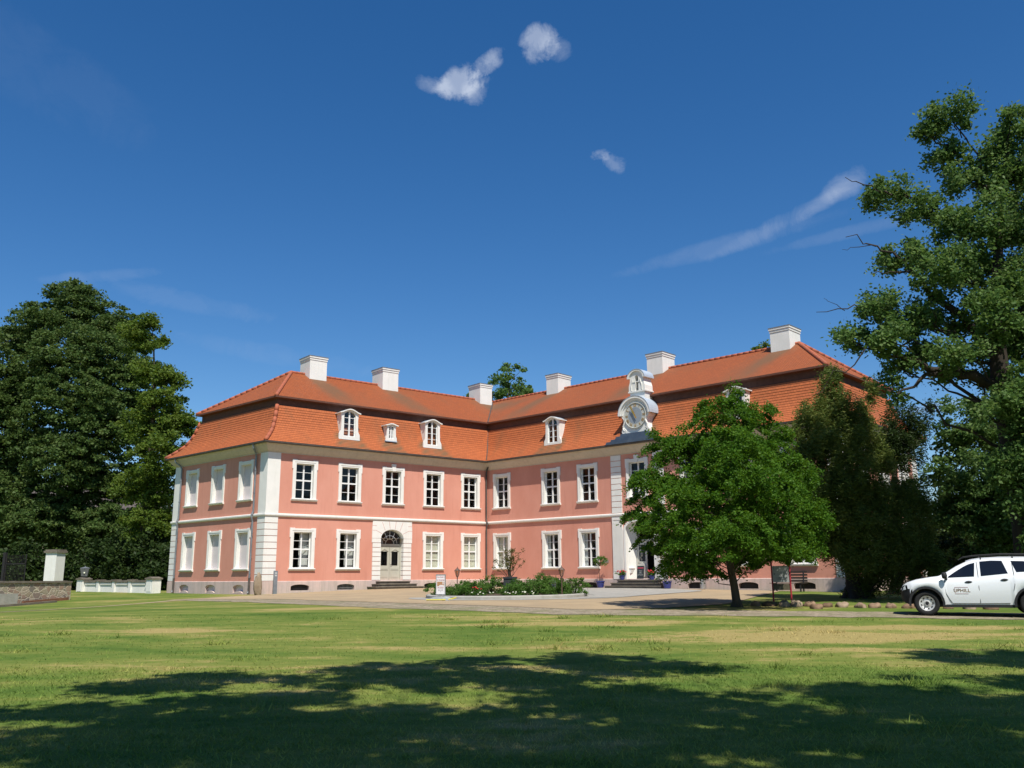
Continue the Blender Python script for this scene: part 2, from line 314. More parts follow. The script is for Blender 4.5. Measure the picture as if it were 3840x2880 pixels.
_P = np.c_[np.ones(_n), GP[:, :2]]; _L = np.zeros((_n + 3, _n + 3)); _L[:_n, :_n] = _k(_R) + np.eye(_n) * 20; _L[:_n, _n:] = _P; _L[_n:, :_n] = _P.T
_C = np.linalg.solve(_L, np.r_[GP[:, 2], 0, 0, 0])
def gz(x, y):
    x = np.asarray(x, float); y = np.asarray(y, float)
    xc = np.clip(x, -110, 110); yc = np.clip(y, -110, 145)
    k = sum(_C[i] * _k(np.hypot(xc - GP[i, 0], yc - GP[i, 1])) for i in range(_n))
    return k + _C[_n] + _C[_n + 1] * xc + _C[_n + 2] * yc
def gf(x, y): return float(gz(x, y))

# ------------------------------------------------------------------ ground materials
def lawn_color(t):
    co = t.nodes.new('ShaderNodeTexCoord')
    def nz(scale, st, det, off):
        mp = t.nodes.new('ShaderNodeMapping'); mp.inputs['Scale'].default_value = st; mp.inputs['Location'].default_value = off; mp.inputs['Rotation'].default_value = (0, 0, .18)
        t.links.new(co.outputs['Object'], mp.inputs['Vector'])
        n = t.nodes.new('ShaderNodeTexNoise'); n.inputs['Scale'].default_value = scale; n.inputs['Detail'].default_value = det; n.inputs['Roughness'].default_value = .6
        t.links.new(mp.outputs[0], n.inputs['Vector']); return n.outputs['Fac']
    def m(op, a, b):
        n = t.nodes.new('ShaderNodeMath'); n.operation = op
        for i, v in enumerate((a, b)):
            if isinstance(v, float): n.inputs[i].default_value = v
            else: t.links.new(v, n.inputs[i])
        return n.outputs[0]
    big = nz(.13, (1, 1.9, 0), 3., (5.2, 5, 0)); mid = nz(.5, (1, 2.2, 0), 4., (1, 9, 0)); fine = nz(3.2, (1, 1.3, 0), 5., (0, 0, 0))
    v = m('ADD', m('ADD', m('MULTIPLY', big, .46), m('MULTIPLY', mid, .36)), m('MULTIPLY', fine, .18))
    for px, py, rx, ry, am in ((5.5, 19.0, 4.2, 1.5, .16), (9.5, 21.3, 4.0, .9, .12), (1.5, 22.8, 3.4, .8, .12), (-6.5, 31.0, 3.6, 1.0, .09), (6.2, 16.3, 2.6, .6, .10), (-1.0, 14.0, 2.0, .5, .08), (-9, 21, 3.0, .7, .07)):   # dry patches
        mp = t.nodes.new('ShaderNodeMapping'); mp.inputs['Location'].default_value = (-px / rx, -py / ry, 0); mp.inputs['Scale'].default_value = (1 / rx, 1 / ry, 0); t.links.new(co.outputs['Object'], mp.inputs['Vector'])
        ln = t.nodes.new('ShaderNodeVectorMath'); ln.operation = 'LENGTH'; t.links.new(mp.outputs[0], ln.inputs[0]); sm = t.nodes.new('ShaderNodeMapRange'); sm.interpolation_type = 'SMOOTHSTEP'
        sm.inputs['From Min'].default_value = 1.3; sm.inputs['From Max'].default_value = .2; sm.inputs['To Max'].default_value = am; t.links.new(ln.outputs['Value'], sm.inputs['Value']); v = m('ADD', v, m('MULTIPLY', sm.outputs[0], m('MULTIPLY', m('ADD', mid, fine), 1.05)))
    rp = t.nodes.new('ShaderNodeValToRGB'); e = rp.color_ramp.elements
    e[0].position = .34; e[0].color = (.045, .095, .016, 1); e[1].position = .60; e[1].color = (.31, .25, .095, 1)
    k = e.new(.44); k.color = (.094, .146, .026, 1); k = e.new(.53); k.color = (.165, .19, .043, 1)
    t.links.new(v, rp.inputs['Fac']); return rp.outputs[0], fine
def lawn_material():
    m = bpy.data.materials.new('lawn_ground'); m.use_nodes = True; t = m.node_tree; b = t.nodes['Principled BSDF']; b.inputs['Roughness'].default_value = .95; b.inputs['Specular IOR Level'].default_value = .1
    c, f = lawn_color(t); t.links.new(c, b.inputs['Base Color'])
    co = t.nodes.new('ShaderNodeTexCoord'); n = t.nodes.new('ShaderNodeTexNoise'); n.inputs['Scale'].default_value = 14; n.inputs['Detail'].default_value = 6
    t.links.new(co.outputs['Object'], n.inputs['Vector']); bp = t.nodes.new('ShaderNodeBump'); bp.inputs['Strength'].default_value = .6; bp.inputs['Distance'].default_value = .05
    t.links.new(n.outputs['Fac'], bp.inputs['Height']); t.links.new(bp.outputs[0], b.inputs['Normal']); return m
def blade_material():
    m = bpy.data.materials.new('grass_blades'); m.use_nodes = True; t = m.node_tree; b = t.nodes['Principled BSDF']; b.inputs['Roughness'].default_value = .6; b.inputs['Specular IOR Level'].default_value = .15
    c, f = lawn_color(t); geo = t.nodes.new('ShaderNodeNewGeometry')
    h = t.nodes.new('ShaderNodeHueSaturation'); mr = t.nodes.new('ShaderNodeMapRange'); mr.inputs['To Min'].default_value = 1.2; mr.inputs['To Max'].default_value = 2.0
    t.links.new(geo.outputs['Random Per Island'], mr.inputs['Value']); t.links.new(mr.outputs[0], h.inputs['Value']); t.links.new(c, h.inputs['Color']); t.links.new(h.outputs[0], b.inputs['Base Color'])
    tr = t.nodes.new('ShaderNodeBsdfTranslucent'); t.links.new(h.outputs[0], tr.inputs['Color']); mx = t.nodes.new('ShaderNodeMixShader'); mx.inputs[0].default_value = .3
    t.links.new(b.outputs[0], mx.inputs[1]); t.links.new(tr.outputs[0], mx.inputs[2]); t.links.new(mx.outputs[0], t.nodes['Material Output'].inputs['Surface']); return m
def cobble_material():
    m = bpy.data.materials.new('cobbles'); m.use_nodes = True; t = m.node_tree; b = t.nodes['Principled BSDF']; b.inputs['Roughness'].default_value = .9
    co = t.nodes.new('ShaderNodeTexCoord'); vo = t.nodes.new('ShaderNodeTexVoronoi'); vo.inputs['Scale'].default_value = 8.5; t.links.new(co.outputs['Object'], vo.inputs['Vector'])
    hs = t.nodes.new('ShaderNodeSeparateColor'); t.links.new(vo.outputs['Color'], hs.inputs[0])
    rp = t.nodes.new('ShaderNodeValToRGB'); e = rp.color_ramp.elements; e[0].color = (.17, .135, .09, 1); e[1].color = (.36, .295, .21, 1); t.links.new(hs.outputs[0], rp.inputs['Fac'])
    n = t.nodes.new('ShaderNodeTexNoise'); n.inputs['Scale'].default_value = .9; n.inputs['Detail'].default_value = 5; t.links.new(co.outputs['Object'], n.inputs['Vector'])
    r2 = t.nodes.new('ShaderNodeValToRGB'); r2.color_ramp.elements[0].position = .45; r2.color_ramp.elements[1].position = .7; t.links.new(n.outputs['Fac'], r2.inputs['Fac'])
    mx = t.nodes.new('ShaderNodeMix'); mx.data_type = 'RGBA'; t.links.new(r2.outputs[0], mx.inputs['Factor']); t.links.new(rp.outputs[0], mx.inputs[6]); mx.inputs[7].default_value = (.17, .165, .075, 1)
    t.links.new(mx.outputs[2], b.inputs['Base Color'])
    bp = t.nodes.new('ShaderNodeBump'); bp.inputs['Strength'].default_value = .8; bp.inputs['Distance'].default_value = .04; bp.invert = True; t.links.new(vo.outputs['Distance'], bp.inputs['Height']); t.links.new(bp.outputs[0], b.inputs['Normal']); return m
M['lawn'] = lawn_material(); M['blade'] = blade_material(); M['cobble'] = cobble_material()
M['gravel'] = mat('sandy_gravel', (.395, .295, .178), (.31, .235, .148), .5, 1, .5, 30, detail=9)
M['sand'] = mat('sandy_path', (.38, .29, .19), (.28, .23, .13), .9, 1, .5, 30, detail=8)

# ------------------------------------------------------------------ terrain sheets
def grid_sheet(name, xs, ys, m, dz=0):
    X, Y = np.meshgrid(xs, ys); Z = gz(X, Y) + dz; V = np.c_[X.ravel(), Y.ravel(), Z.ravel()]
    nx, ny = len(xs), len(ys); i = np.arange(nx * ny).reshape(ny, nx)
    F = np.c_[i[:-1, :-1].ravel(), i[:-1, 1:].ravel(), i[1:, 1:].ravel(), i[1:, :-1].ravel()]
    return tag(fast_mesh(name, V, F, m, smooth=True), kind='structure')
_e = lambda a, b, n: list(np.linspace(a, b, n))
grid_sheet('lawn', [-1500, -600, -300, -160] + _e(-110, 110, 221) + [160, 300, 600, 1500], [-600, -250] + _e(-110, 145, 256) + [220, 400, 800, 2000], M['lawn'])
def inside(poly, x, y):
    c = np.zeros(x.shape, bool); n = len(poly); j = n - 1
    for i in range(n):
        xi, yi = poly[i]; xj, yj = poly[j]
        c ^= ((yi > y) != (yj > y)) & (x < (xj - xi) * (y - yi) / (yj - yi + 1e-12) + xi); j = i
    return c
def smooth_line(pts, n=6):
    out = []; P_ = [pts[0]] + list(pts) + [pts[-1]]
    for i in range(1, len(P_) - 2):
        a, b, c, d = [np.array(q, float) for q in P_[i - 1:i + 3]]
        for k in range(n):
            t = k / n; out.append(tuple(.5 * (2 * b + (c - a) * t + (2 * a - 5 * b + 4 * c - d) * t * t + (3 * b - a - 3 * c + d) * t ** 3)))
    out.append(tuple(pts[-1])); return out
def strip_sheet(name, la, lb, m, dz, n=10, rag=0.0, seed=1):
    """sheet between two polylines with equally many points, draped on the terrain; edges slightly ragged"""
    rnd = random.Random(seed); a = smooth_line(la); b = smooth_line(lb); V = []; F = []
    for i, (p, q) in enumerate(zip(a, b)):
        ra, rb = rnd.uniform(-rag, rag), rnd.uniform(-rag, rag); L = math.dist(p, q) + 1e-6
        for k in range(n + 1):
            t = k / n; t = t + (ra / L * (1 - t) + rb / L * t)
            x = p[0] + (q[0] - p[0]) * t; y = p[1] + (q[1] - p[1]) * t; V.append((x, y, gf(x, y) + dz))
    for i in range(len(a) - 1):
        for k in range(n): F.append((i * (n + 1) + k, i * (n + 1) + k + 1, (i + 1) * (n + 1) + k + 1, (i + 1) * (n + 1) + k))
    return tag(fast_mesh(name, V, F, m, smooth=True), kind='structure')
LAWN_EDGE = [(-17.8, 47.5), (-16.6, 46.2), (-15.4, 44.6), (-13.2, 42.0), (-9.44, 36.66), (-7.16, 33.68), (-3.77, 30.27), (-.21, 27.69), (2.1, 26.17), (7.21, 25.2), (9.97, 24.7), (13.22, 23.7), (19, 22.3), (30, 21)]
ROAD_IN = [(-18.3, 49.0), (-16.8, 48.7), (-14.9, 46.9), (-11.04, 43.4), (-8.3, 39.4), (-5.9, 36.6), (-3.1, 33.6), (-.24, 31.2), (2.34, 29.0), (6.93, 27.9), (10.87, 27.2), (14.56, 26.5), (19.5, 25.5), (30.5, 24.2)]
strip_sheet('cobblestone_road', LAWN_EDGE, ROAD_IN, M['cobble'], .010, 10, .22, 3)
GRAVEL_OUT = [(-18.5, 48.4), (-16.6, 50.0), (-14.4, 52.0), (-12.0, 54.4), (-8.4, 57.2), (-5.4, 60), (-2.1, 63.0), (0, 61.5), (4, 57.9), (8.6, 53.6), (11.5, 50.6), (13.6, 48.4), (13.4, 46.0), (11.2, 42.5)]
GRAVEL_IN = [(-18.0, 48.1), (-16.6, 48.2), (-14.7, 46.4), (-10.9, 43.0), (-8.2, 39.2), (-5.8, 36.4), (-3.0, 33.4), (-.2, 31.0), (2.3, 28.8), (4.6, 29.2), (6.2, 30.4), (7.4, 31.8), (8.4, 33.8), (9.2, 36.0)]
strip_sheet('gravel_yard', GRAVEL_IN, GRAVEL_OUT, M['gravel'], .018, 22, .08, 5)
strip_sheet('footpath', [(-20.6, 32), (-19.9, 35.0), (-18.9, 39.2), (-18.4, 44), (-18.0, 48.3)], [(-20.0, 32), (-19.3, 35.0), (-18.35, 39.2), (-17.8, 44), (-17.2, 47.6)], M['sand'], .012, 4, .06, 8)
BED = (-.3, 40.1); BR = 3.55
_pa = []; _pb = []
for k in range(33):
    t = -PI * 1.02 + k / 32 * (PI * 1.72); wd = .75 + 1.5 * max(0, math.sin((t + PI / 2.6))) if t > -PI / 2.6 else .75
    _pa.append((BED[0] + (BR + .02) * math.cos(t), BED[1] + (BR + .02) * math.sin(t))); _pb.append((BED[0] + (BR + wd) * math.cos(t), BED[1] + (BR + wd) * math.sin(t)))
strip_sheet('paved_ring', _pa, _pb, M['paving'], .026, 4, .03, 4)
strip_sheet('paved_approach', [(2.6, 36.9), (3.2, 38.5), (3.6, 41), (3.0, 44), (2.2, 48), (2.8, 52), (3.6, 56.4)], [(4.5, 38.0), (6.1, 40.5), (7.6, 43.0), (9.0, 45.5), (10.0, 48), (9.6, 50.5), (9.2, 52.6)], M['paving'], .034, 10, .05, 6)

# grass blades: mown lawn, denser and finer near the camera
def grass():
    rng = np.random.default_rng(5); P_ = []
    for y0, y1, dens, hh in ((4.5, 9, 800, .032), (9, 14, 380, .03), (14, 20, 70, .024), (20, 28, 22, .026)):
        a = .64 * y1 + 1; n = int(2 * a * (y1 - y0) * dens); x = rng.uniform(-a, a, n); y = rng.uniform(y0, y1, n)
        k = np.abs(x) < .64 * y + .8; x, y = x[k], y[k]; P_.append((x, y, np.full(len(x), hh)))
    # taller tufts
    for _ in range(80):
        y = rng.uniform(6, 26); x = rng.uniform(-.6, .6) * y; n = int(rng.uniform(25, 90)); r = rng.uniform(.08, .28)
        P_.append((x + rng.normal(0, r, n), y + rng.normal(0, r * .8, n), np.full(n, rng.uniform(.05, .11))))
    x = np.concatenate([p[0] for p in P_]); y = np.concatenate([p[1] for p in P_]); h = np.concatenate([p[2] for p in P_]) * rng.uniform(.5, 1.5, len(x))
    poly = smooth_line(LAWN_EDGE) + [(30, -50), (-40, -50), (-40, 47)]; k = inside(poly, x, y); x, y, h = x[k], y[k], h[k]
    z = gz(x, y); a = rng.uniform(0, 2 * PI, len(x)); w = .0035 + .0009 * y * .35; lean = rng.normal(0, .95, (len(x), 2)) * h[:, None]
    V = np.empty((len(x), 3, 3)); dx, dy = np.cos(a) * w, np.sin(a) * w
    V[:, 0] = np.c_[x - dx, y - dy, z - .005]; V[:, 1] = np.c_[x + dx, y + dy, z - .005]; V[:, 2] = np.c_[x + lean[:, 0], y + lean[:, 1], z + h]
    o = fast_mesh('grass', V.reshape(-1, 3), np.arange(len(x) * 3).reshape(-1, 3), M['blade']); tag(o, 'short dry green grass of the mown lawn', 'grass', kind='stuff')
grass()
# ------------------------------------------------------------------ the manor house
PA, PB, PE, PF, PK, PD = [Vector(q) for q in ((-14.725, 53.0), (-1.848, 63.594), (17.122, 45.651), (24.727, 54.017), (-1.304, 78.638), (-23.127, 60.683))]
POLY = [PA, PB, PE, PF, PK, PD]
ZP, ZB, ZC = .771, 4.771, 8.431
def isect(p, d, q, e):
    den = d.x * e.y - d.y * e.x; t = ((q - p).x * e.y - (q - p).y * e.x) / den; return p + d * t
def offs(o, poly=POLY):
    n = len(poly); L = []
    for i in range(n):
        e = (poly[(i + 1) % n] - poly[i]).normalized(); nn = Vector((e.y, -e.x)); L.append((poly[i] + nn * o, e))
    return [isect(L[i - 1][0], L[i - 1][1], L[i][0], L[i][1]) for i in range(n)]
def fac(a, b, z=0.0):
    e = (b - a).normalized(); i = Vector((-e.y, e.x))        # x along the wall, y into the house, z up
    return Matrix(((e.x, i.x, 0, a.x), (e.y, i.y, 0, a.y), (0, 0, 1, z), (0, 0, 0, 1)))
def flen(a, b): return (b - a).length
house = thing('manor_house', 'large salmon pink two-storey L-shaped manor house with red tiled mansard roof and white window surrounds', 'manor house', T(PB.x, PB.y, .25))
FAB, FBE, FDA, FEF, FFK, FKD = fac(PA, PB), fac(PB, PE), fac(PD, PA), fac(PE, PF), fac(PF, PK), fac(PK, PD)
def ring_loft(name, prof, m, parent=house, steps=None, uv=False):
    g = G(); rings = []
    for o, z in prof: rings.append([(p.x, p.y, z) for p in offs(o)])
    if not uv: g.loops(rings); return g.build(name, m, parent, Matrix())
    d = 0
    for i in range(len(rings) - 1):
        dl = math.dist(prof[i], prof[i + 1])
        for k in range(6):
            a, b, c, e = rings[i][k], rings[i][(k + 1) % 6], rings[i + 1][(k + 1) % 6], rings[i + 1][k]
            ex = (POLY[(k + 1) % 6] - POLY[k]).normalized(); u = lambda q: (Vector(q[:2]) - POLY[k]).dot(ex) + 40 * k
            g.face([a, b, c, e], [(u(a), d), (u(b), d), (u(c), d + dl), (u(e), d + dl)])
        d += dl
    return g.build(name, m, parent, Matrix())
# windows: (facade, centre s, level)
WU, WG = (5.57, 5.69, 7.88), (1.40, 1.52, 3.71)      # sill bottom, opening bottom, opening top
HW = .60                                              # half opening
UP_AB, GR_AB = [2.43, 5.58, 8.81, 12.03, 15.19], [2.46, 5.59, 12.05, 15.22]
WBE = [1.5, 6.08, 9.22, 17.05, 20.2, 23.5]
WDA, WEF = [2.35, 5.68, 9.02], [2.4, 5.65, 8.9]
def cells(g, L, z0, z1, holes, depth, s0=0.0):
    xs = sorted({s0, L} | {h[0] for h in holes} | {h[1] for h in holes}); zs = sorted({z0, z1} | {h[2] for h in holes} | {h[3] for h in holes})
    for i in range(len(xs) - 1):
        for j in range(len(zs) - 1):
            cx, cz = (xs[i] + xs[i + 1]) / 2, (zs[j] + zs[j + 1]) / 2
            if any(h[0] < cx < h[1] and h[2] < cz < h[3] for h in holes): continue
            g.face([(xs[i], 0, zs[j]), (xs[i + 1], 0, zs[j]), (xs[i + 1], 0, zs[j + 1]), (xs[i], 0, zs[j + 1])])
    for a, b, c, d in holes:
        for q in ([(a, 0, c), (a, 0, d), (a, depth, d), (a, depth, c)], [(b, 0, c), (b, depth, c), (b, depth, d), (b, 0, d)], [(a, 0, d), (b, 0, d), (b, depth, d), (a, depth, d)], [(a, 0, c), (a, depth, c), (b, depth, c), (b, 0, c)]): g.face(q)
wh = lambda c, lv: (c - HW, c + HW, lv[1], lv[2])
gw = G()
for Fm, L, holes in ((FAB, flen(PA, PB), [wh(c, WU) for c in UP_AB] + [wh(c, WG) for c in GR_AB] + [(7.86, 9.78, ZP, 4.1)]),
                     (FBE, flen(PB, PE), [wh(c, WU) for c in WBE + [13.13]] + [wh(c, WG) for c in WBE] + [(12.08, 14.25, ZP, 4.3)]),
                     (FDA, flen(PD, PA), [wh(c, lv) for c in WDA for lv in (WU, WG)]), (FEF, flen(PE, PF), [wh(c, lv) for c in WEF for lv in (WU, WG)]),
                     (FFK, flen(PF, PK), []), (FKD, flen(PK, PD), [])):
    gw.X = Fm; cells(gw, L, ZP - .02, ZC + .05, holes, .34)
gw.build('wall', M['pink'], house, Matrix(), fixn=False)
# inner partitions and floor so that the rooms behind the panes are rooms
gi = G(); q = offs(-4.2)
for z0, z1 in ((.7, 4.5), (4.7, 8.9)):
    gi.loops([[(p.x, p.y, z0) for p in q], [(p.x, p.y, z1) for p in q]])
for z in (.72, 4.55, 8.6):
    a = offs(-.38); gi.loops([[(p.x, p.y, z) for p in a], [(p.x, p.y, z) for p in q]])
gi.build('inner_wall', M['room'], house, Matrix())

# plinth with arched cellar openings
pl = offs(.06); CEL = {0: [2.45, 5.55, 12.0, 15.2], 1: [1.5, 5.9, 9.2, 17.0, 20.25, 23.5], 5: [2.3, 5.65, 8.95]}
gp_ = G(); cell_spots = []
for k in range(6):
    a, b = pl[k], pl[(k + 1) % 6]; Fm = fac(a, b); gp_.X = Fm; L = flen(a, b); zb = .10 if k == 5 else .24
    hs_ = [(c - .6, c + .6, zb, .59) for c in CEL.get(k, [])]; cells(gp_, L, -.6, ZP, hs_, .3)
    for c in CEL.get(k, []): cell_spots.append((Fm, c, zb, k))
    for c in CEL.get(k, []):
        for sg in (-1, 1):
            pts = [(c + sg * .6, .59)] + [(c + sg * .6 * math.sin(t), zb + (.59 - zb) * (.62 + .38 * math.cos(t))) for t in [PI / 2 * i / 6 for i in range(6, -1, -1)]]
            gp_.prism(pts, .001, .29)
gp_.X = None; a = offs(.06); b = offs(-.01); gp_.loops([[(p.x, p.y, ZP) for p in a], [(p.x, p.y, ZP + .03) for p in b]])
plinth = gp_.build('plinth', M['plinth'], house, Matrix())
for Fm, c, zb, k in cell_spots:
    g = G(); g.box(c - .61, c + .61, .22, .26, zb - .03, .6)
    w = g.build('cellar_window', M['blind'] if k == 5 else M['void'], plinth, Fm)  # dark panel stands for the unlit cellar
    g = G()
    if k != 5:
        for i in range(13): x = c - .54 + i * .09; g.tube([(x, .12, zb), (x, .12, .58)], .011, 6)
        g.box(c - .6, c + .6, .11, .13, zb + .12, zb + .14); g.build('grille', M['iron'] if c != 5.55 else M['steel'], w, Fm)
    elif True:
        g.prism([(c - .5, zb - .02), (c + .5, zb - .02), (c + .3, zb + .09), (c, zb + .12), (c - .3, zb + .08)], .0, .2); g.build('sill', M['plinth'], w, Fm)

ring_loft('string_course', [(-.01, 4.575), (.06, 4.585), (.10, 4.62), (.12, 4.66), (.12, 4.74), (.08, 4.765), (-.01, 4.785)], M['white'])
ring_loft('cornice', [(-.01, 8.42), (.05, 8.42), (.055, 8.48), (.10, 8.50), (.17, 8.58), (.27, 8.70), (.35, 8.82), (.41, 8.90), (.43, 8.90), (.45, 9.0), (.2, 9.01)], M['cream'])
ring_loft('gutter', [(.455, 9.04), (.46, 8.97), (.50, 8.925), (.56, 8.925), (.60, 8.97), (.605, 9.04), (.59, 9.04), (.53, 8.96), (.47, 9.03)], M['gutter'])

# quoins at the outer corners
def quoin(k, up, w=.79):
    g = G(); p0, p1, p2 = POLY[k - 1], POLY[k], POLY[(k + 1) % 6]; o = .045
    e1 = (p0 - p1).normalized(); e2 = (p2 - p1).normalized(); c = offs(o)[k]; ci = offs(-.05)[k]
    n1 = Vector((-(-e1).y, (-e1).x)) * -1; n2 = Vector((e2.y, -e2.x))
    poly = [p1 + e1 * w - n1 * .05, p1 + e1 * w + n1 * o, c, p1 + e2 * w + n2 * o, p1 + e2 * w - n2 * .05, ci]
    P2 = [(q.x, q.y) for q in poly]
    if up: g.prism(P2, 4.785, 8.43, 'z')
    else:
        n = 10; h = (4.575 - ZP - .03) / n
        for i in range(n): g.prism(P2, ZP + .03 + i * h + .019, ZP + .03 + (i + 1) * h - (.019 if i < n - 1 else 0), 'z')
    return g.build('quoin', M['white'], house, Matrix())
for k in (0, 2, 3, 4, 5):
    quoin(k, True); quoin(k, False)
# pilasters of the portal bay
for c in (11.54, 14.72):
    g = G(); n = 10; h = (8.42 - 4.79) / n
    for i in range(n): g.box(c - .39, c + .39, -.045, .02, 4.79 + i * h + .019, 4.79 + (i + 1) * h - .019)
    g.build('pilaster', M['white'], house, FBE)
    g = G(); g.box(c - .39, c + .39, -.04, .02, ZP, 4.57); g.box(c - .40, c + .40, -.075, -.04, ZP, 1.15); g.box(c - .40, c + .40, -.075, -.04, 4.38, 4.57)
    g.box(c - .39, c - .335, -.07, -.04, 1.15, 4.38); g.box(c + .335, c + .39, -.07, -.04, 1.15, 4.38)
    for i in range(8):
        x = c - .285 + i * .0815; g.box(x - .022, x + .022, -.075, -.04, 1.25, 4.3)
    g.build('fluted_pilaster', M['white'], house, FBE)

# ---- windows (built once, shared meshes)
def surround_geo(key=False):
    g = G(); b, e, zb, zt, zr = .81, .05, .0, 2.39, 1.86
    out = [(-b, zb), (-b, zr), (-b - e, zr), (-b - e, zt + .04), (-b + .27, zt + .04), (-b + .27, zt), (b - .27, zt), (b - .27, zt + .04), (b + e, zt + .04), (b + e, zr), (b, zr), (b, zb)]
    iw, z0, z1 = HW - .005, .01, 2.185
    inn = [(-iw, z0), (-iw, zr), (-iw, zr), (-iw, z1), (-iw, z1), (-iw, z1), (iw, z1), (iw, z1), (iw, z1), (iw, zr), (iw, zr), (iw, z0)]
    g.frame(out[:1] + out[1:], inn, -.05, .0, .26)
    o2 = [(x * .985, min(z, zt) if False else z - (.02 if z > 2 else 0)) for x, z in out]; i2 = [(x * 1.17, z + (.09 if z > 2 else 0)) for x, z in inn]
    g.frame(o2[:-0 or None], i2, -.068, -.05, -.05)
    if key: g.prism([(-.12, 2.16), (.12, 2.16), (.17, 2.62), (-.17, 2.62)], -.10, .0)
    return g
def sash_geo(w=HW, h=2.19, arched=0.0):
    g = G(); t = .065; d0, d1 = .17, .23
    g.box(-w, -w + t, d0, d1, .01, h); g.box(w - t, w, d0, d1, .01, h); g.box(-w + t, w - t, d0, d1, .01, .01 + t); g.box(-w + t, w - t, d0, d1, h - t, h)
    g.box(-.045, .045, d0 - .02, d1, .075, h - t); zt = .53 * h; g.box(-w + t, -.045, d0 - .015, d1, zt - .045, zt + .045); g.box(.045, w - t, d0 - .015, d1, zt - .045, zt + .045)
    for sg in (-1, 1):
        for z in (.5 * (.075 + zt - .045), .5 * (zt + .045 + h - t)):
            x0, x1 = (.045, w - t) if sg > 0 else (-w + t, -.045); g.box(x0, x1, d0 + .015, d1 - .01, z - .014, z + .014)
    return g
def pane_geo(w=HW, h=2.19):
    g = G(); g.face([(-w + .06, .205, .07), (w - .06, .205, .07), (w - .06, .205, h - .06), (-w + .06, .205, h - .06)]); return g
def sill_geo():
    g = G(); g.prism([(-.14, -.03), (-.14, .01), (-.02, .02), (.26, .035), (.26, -.06), (-.02, -.12), (-.09, -.10)], -.87, .87, 'x'); return g
proto = {}
def window(Fm, c, lv, kind='dark', key=False):
    z = lv[1]; Mx = Fm @ Matrix.Translation((c, 0, z))
    def get(k, geo, name, m, par):
        if k not in proto: proto[k] = geo.build(name, m, par, Mx); return proto[k]
        return part_copy(proto[k], par, Mx)
    w = get('sur%d' % key, surround_geo(key), 'window', M['white'], house)
    get('sill', sill_geo(), 'sill', M['white'], w)
    if kind == 'blind':
        k = 'blind'
        if k not in proto:
            g = G(); g.box(-HW, HW, .2, .24, .0, 2.2); proto[k] = g.build('blind_panel', M['blind'], w, Mx)
        else: part_copy(proto[k], w, Mx)
        return w
    get('sash', sash_geo(), 'sash', M['sash'], w); get('pane', pane_geo(), 'pane', M['glass'], w)
    if kind == 'shut':
        g = G()
        for sg in (-1, 1):
            x0, x1 = (.02, .56) if sg > 0 else (-.56, -.02); g.box(x0, x1, .255, .28, .06, 2.14)
            for z0, z1 in ((.18, .62), (.74, 1.12), (1.24, 1.62), (1.74, 2.06)): g.box(x0 + .09, x1 - .09, .243, .255, z0, z1)
        g.build('inner_shutter', M['shutter'], w, Mx)
    if kind == 'lit':
        g = G(); g.box(.0, .6, .45, .47, .02, 2.2); g.prism([(.05, .7), (.58, 1.25), (.58, 1.45), (.05, .95)], .40, .445); g.build('curtain_lit_wall', M['curtain_lit_wall'], w, Mx)  # pale panel and slanted bar imitate sunlit inner plaster with diagonal shade
    if kind == 'net':
        g = G()
        for sg in (-1, 1):
            pts = [(sg * (.30 + .28 * i / 6), .27 + (.03 if i % 2 else 0)) for i in range(7)]
            g.loops([[(x, y, .05) for x, y in pts], [(x, y, 2.15) for x, y in pts]], closed=False)
        g.build('curtain_lit_wall', M['curtain_lit_wall'], w, Mx)
    return w
for i, c in enumerate(UP_AB): window(FAB, c, WU, 'dark', key=(i == 2))
for c, k in zip(GR_AB, ('lit', 'lit', 'shut', 'shut')): window(FAB, c, WG, k)
for c in WBE: window(FBE, c, WU, 'dark')
for c, k in zip(WBE, ('shut', 'net', 'net', 'dark', 'net', 'dark')): window(FBE, c, WG, k)
window(FBE, 13.13, WU, 'dark', key=True)
for c in WDA:
    for lv in (WU, WG): window(FDA, c, lv, 'blind')
for c in WEF:
    for lv in (WU, WG): window(FEF, c, lv, 'dark')

# ---- side door with rusticated white surround
def arch_pts(c, hw, zs, zc, n=14): return [(c - hw * math.cos(PI * i / n), zs + (zc - zs) * math.sin(PI * i / n)) for i in range(n + 1)]
DC = 8.82
g = G(); inn = [(DC - .86, 3.45)] + arch_pts(DC, .86, 3.45, 4.03, 14)[1:-1] + [(DC + .86, 3.45)]
out = []
for x, z in inn:
    t = (x - DC) / .86
    out.append((DC + 1.52 * max(-1, min(1, t * 1.25)), 4.56 if abs(t) < .8 else (3.45 if abs(t) > .99 else 3.45 + (4.56 - 3.45) * (1 - abs(t)) / .2)))
g.frame(out, inn, -.05, .0, .33)
n = 9; h = (3.45 - ZP - .03) / n
for sg in (-1, 1):
    for i in range(n):
        wd = 1.52 if i >= n - 1 else 1.47; x0, x1 = sorted((DC + sg * .86, DC + sg * wd)); g.box(x0, x1, -.05, .33, ZP + .03 + i * h + .017, ZP + .03 + (i + 1) * h - .017)
sd = g.build('side_doorway', M['white'], house, FAB)
g = G()
for a in (-62, -38, -12, 12, 38, 62):
    x0, z0 = DC + .90 * math.sin(R(a)), 3.45 + .62 * math.cos(R(a)); k = 1.5 if abs(a) > 50 else 1.65
    x1, z1 = DC + (1.0 if abs(a) > 50 else .85) * k * math.sin(R(a)) * .92, min(4.55, 3.45 + 1.15 * math.cos(R(a)) * (1.15 if abs(a) < 50 else .9))
    d = Vector((z1 - z0, -(x1 - x0))).normalized() * .010; g.prism([(x0 - d.x, z0 - d.y), (x0 + d.x, z0 + d.y), (x1 + d.x, z1 + d.y), (x1 - d.x, z1 - d.y)], -.0535, -.049)
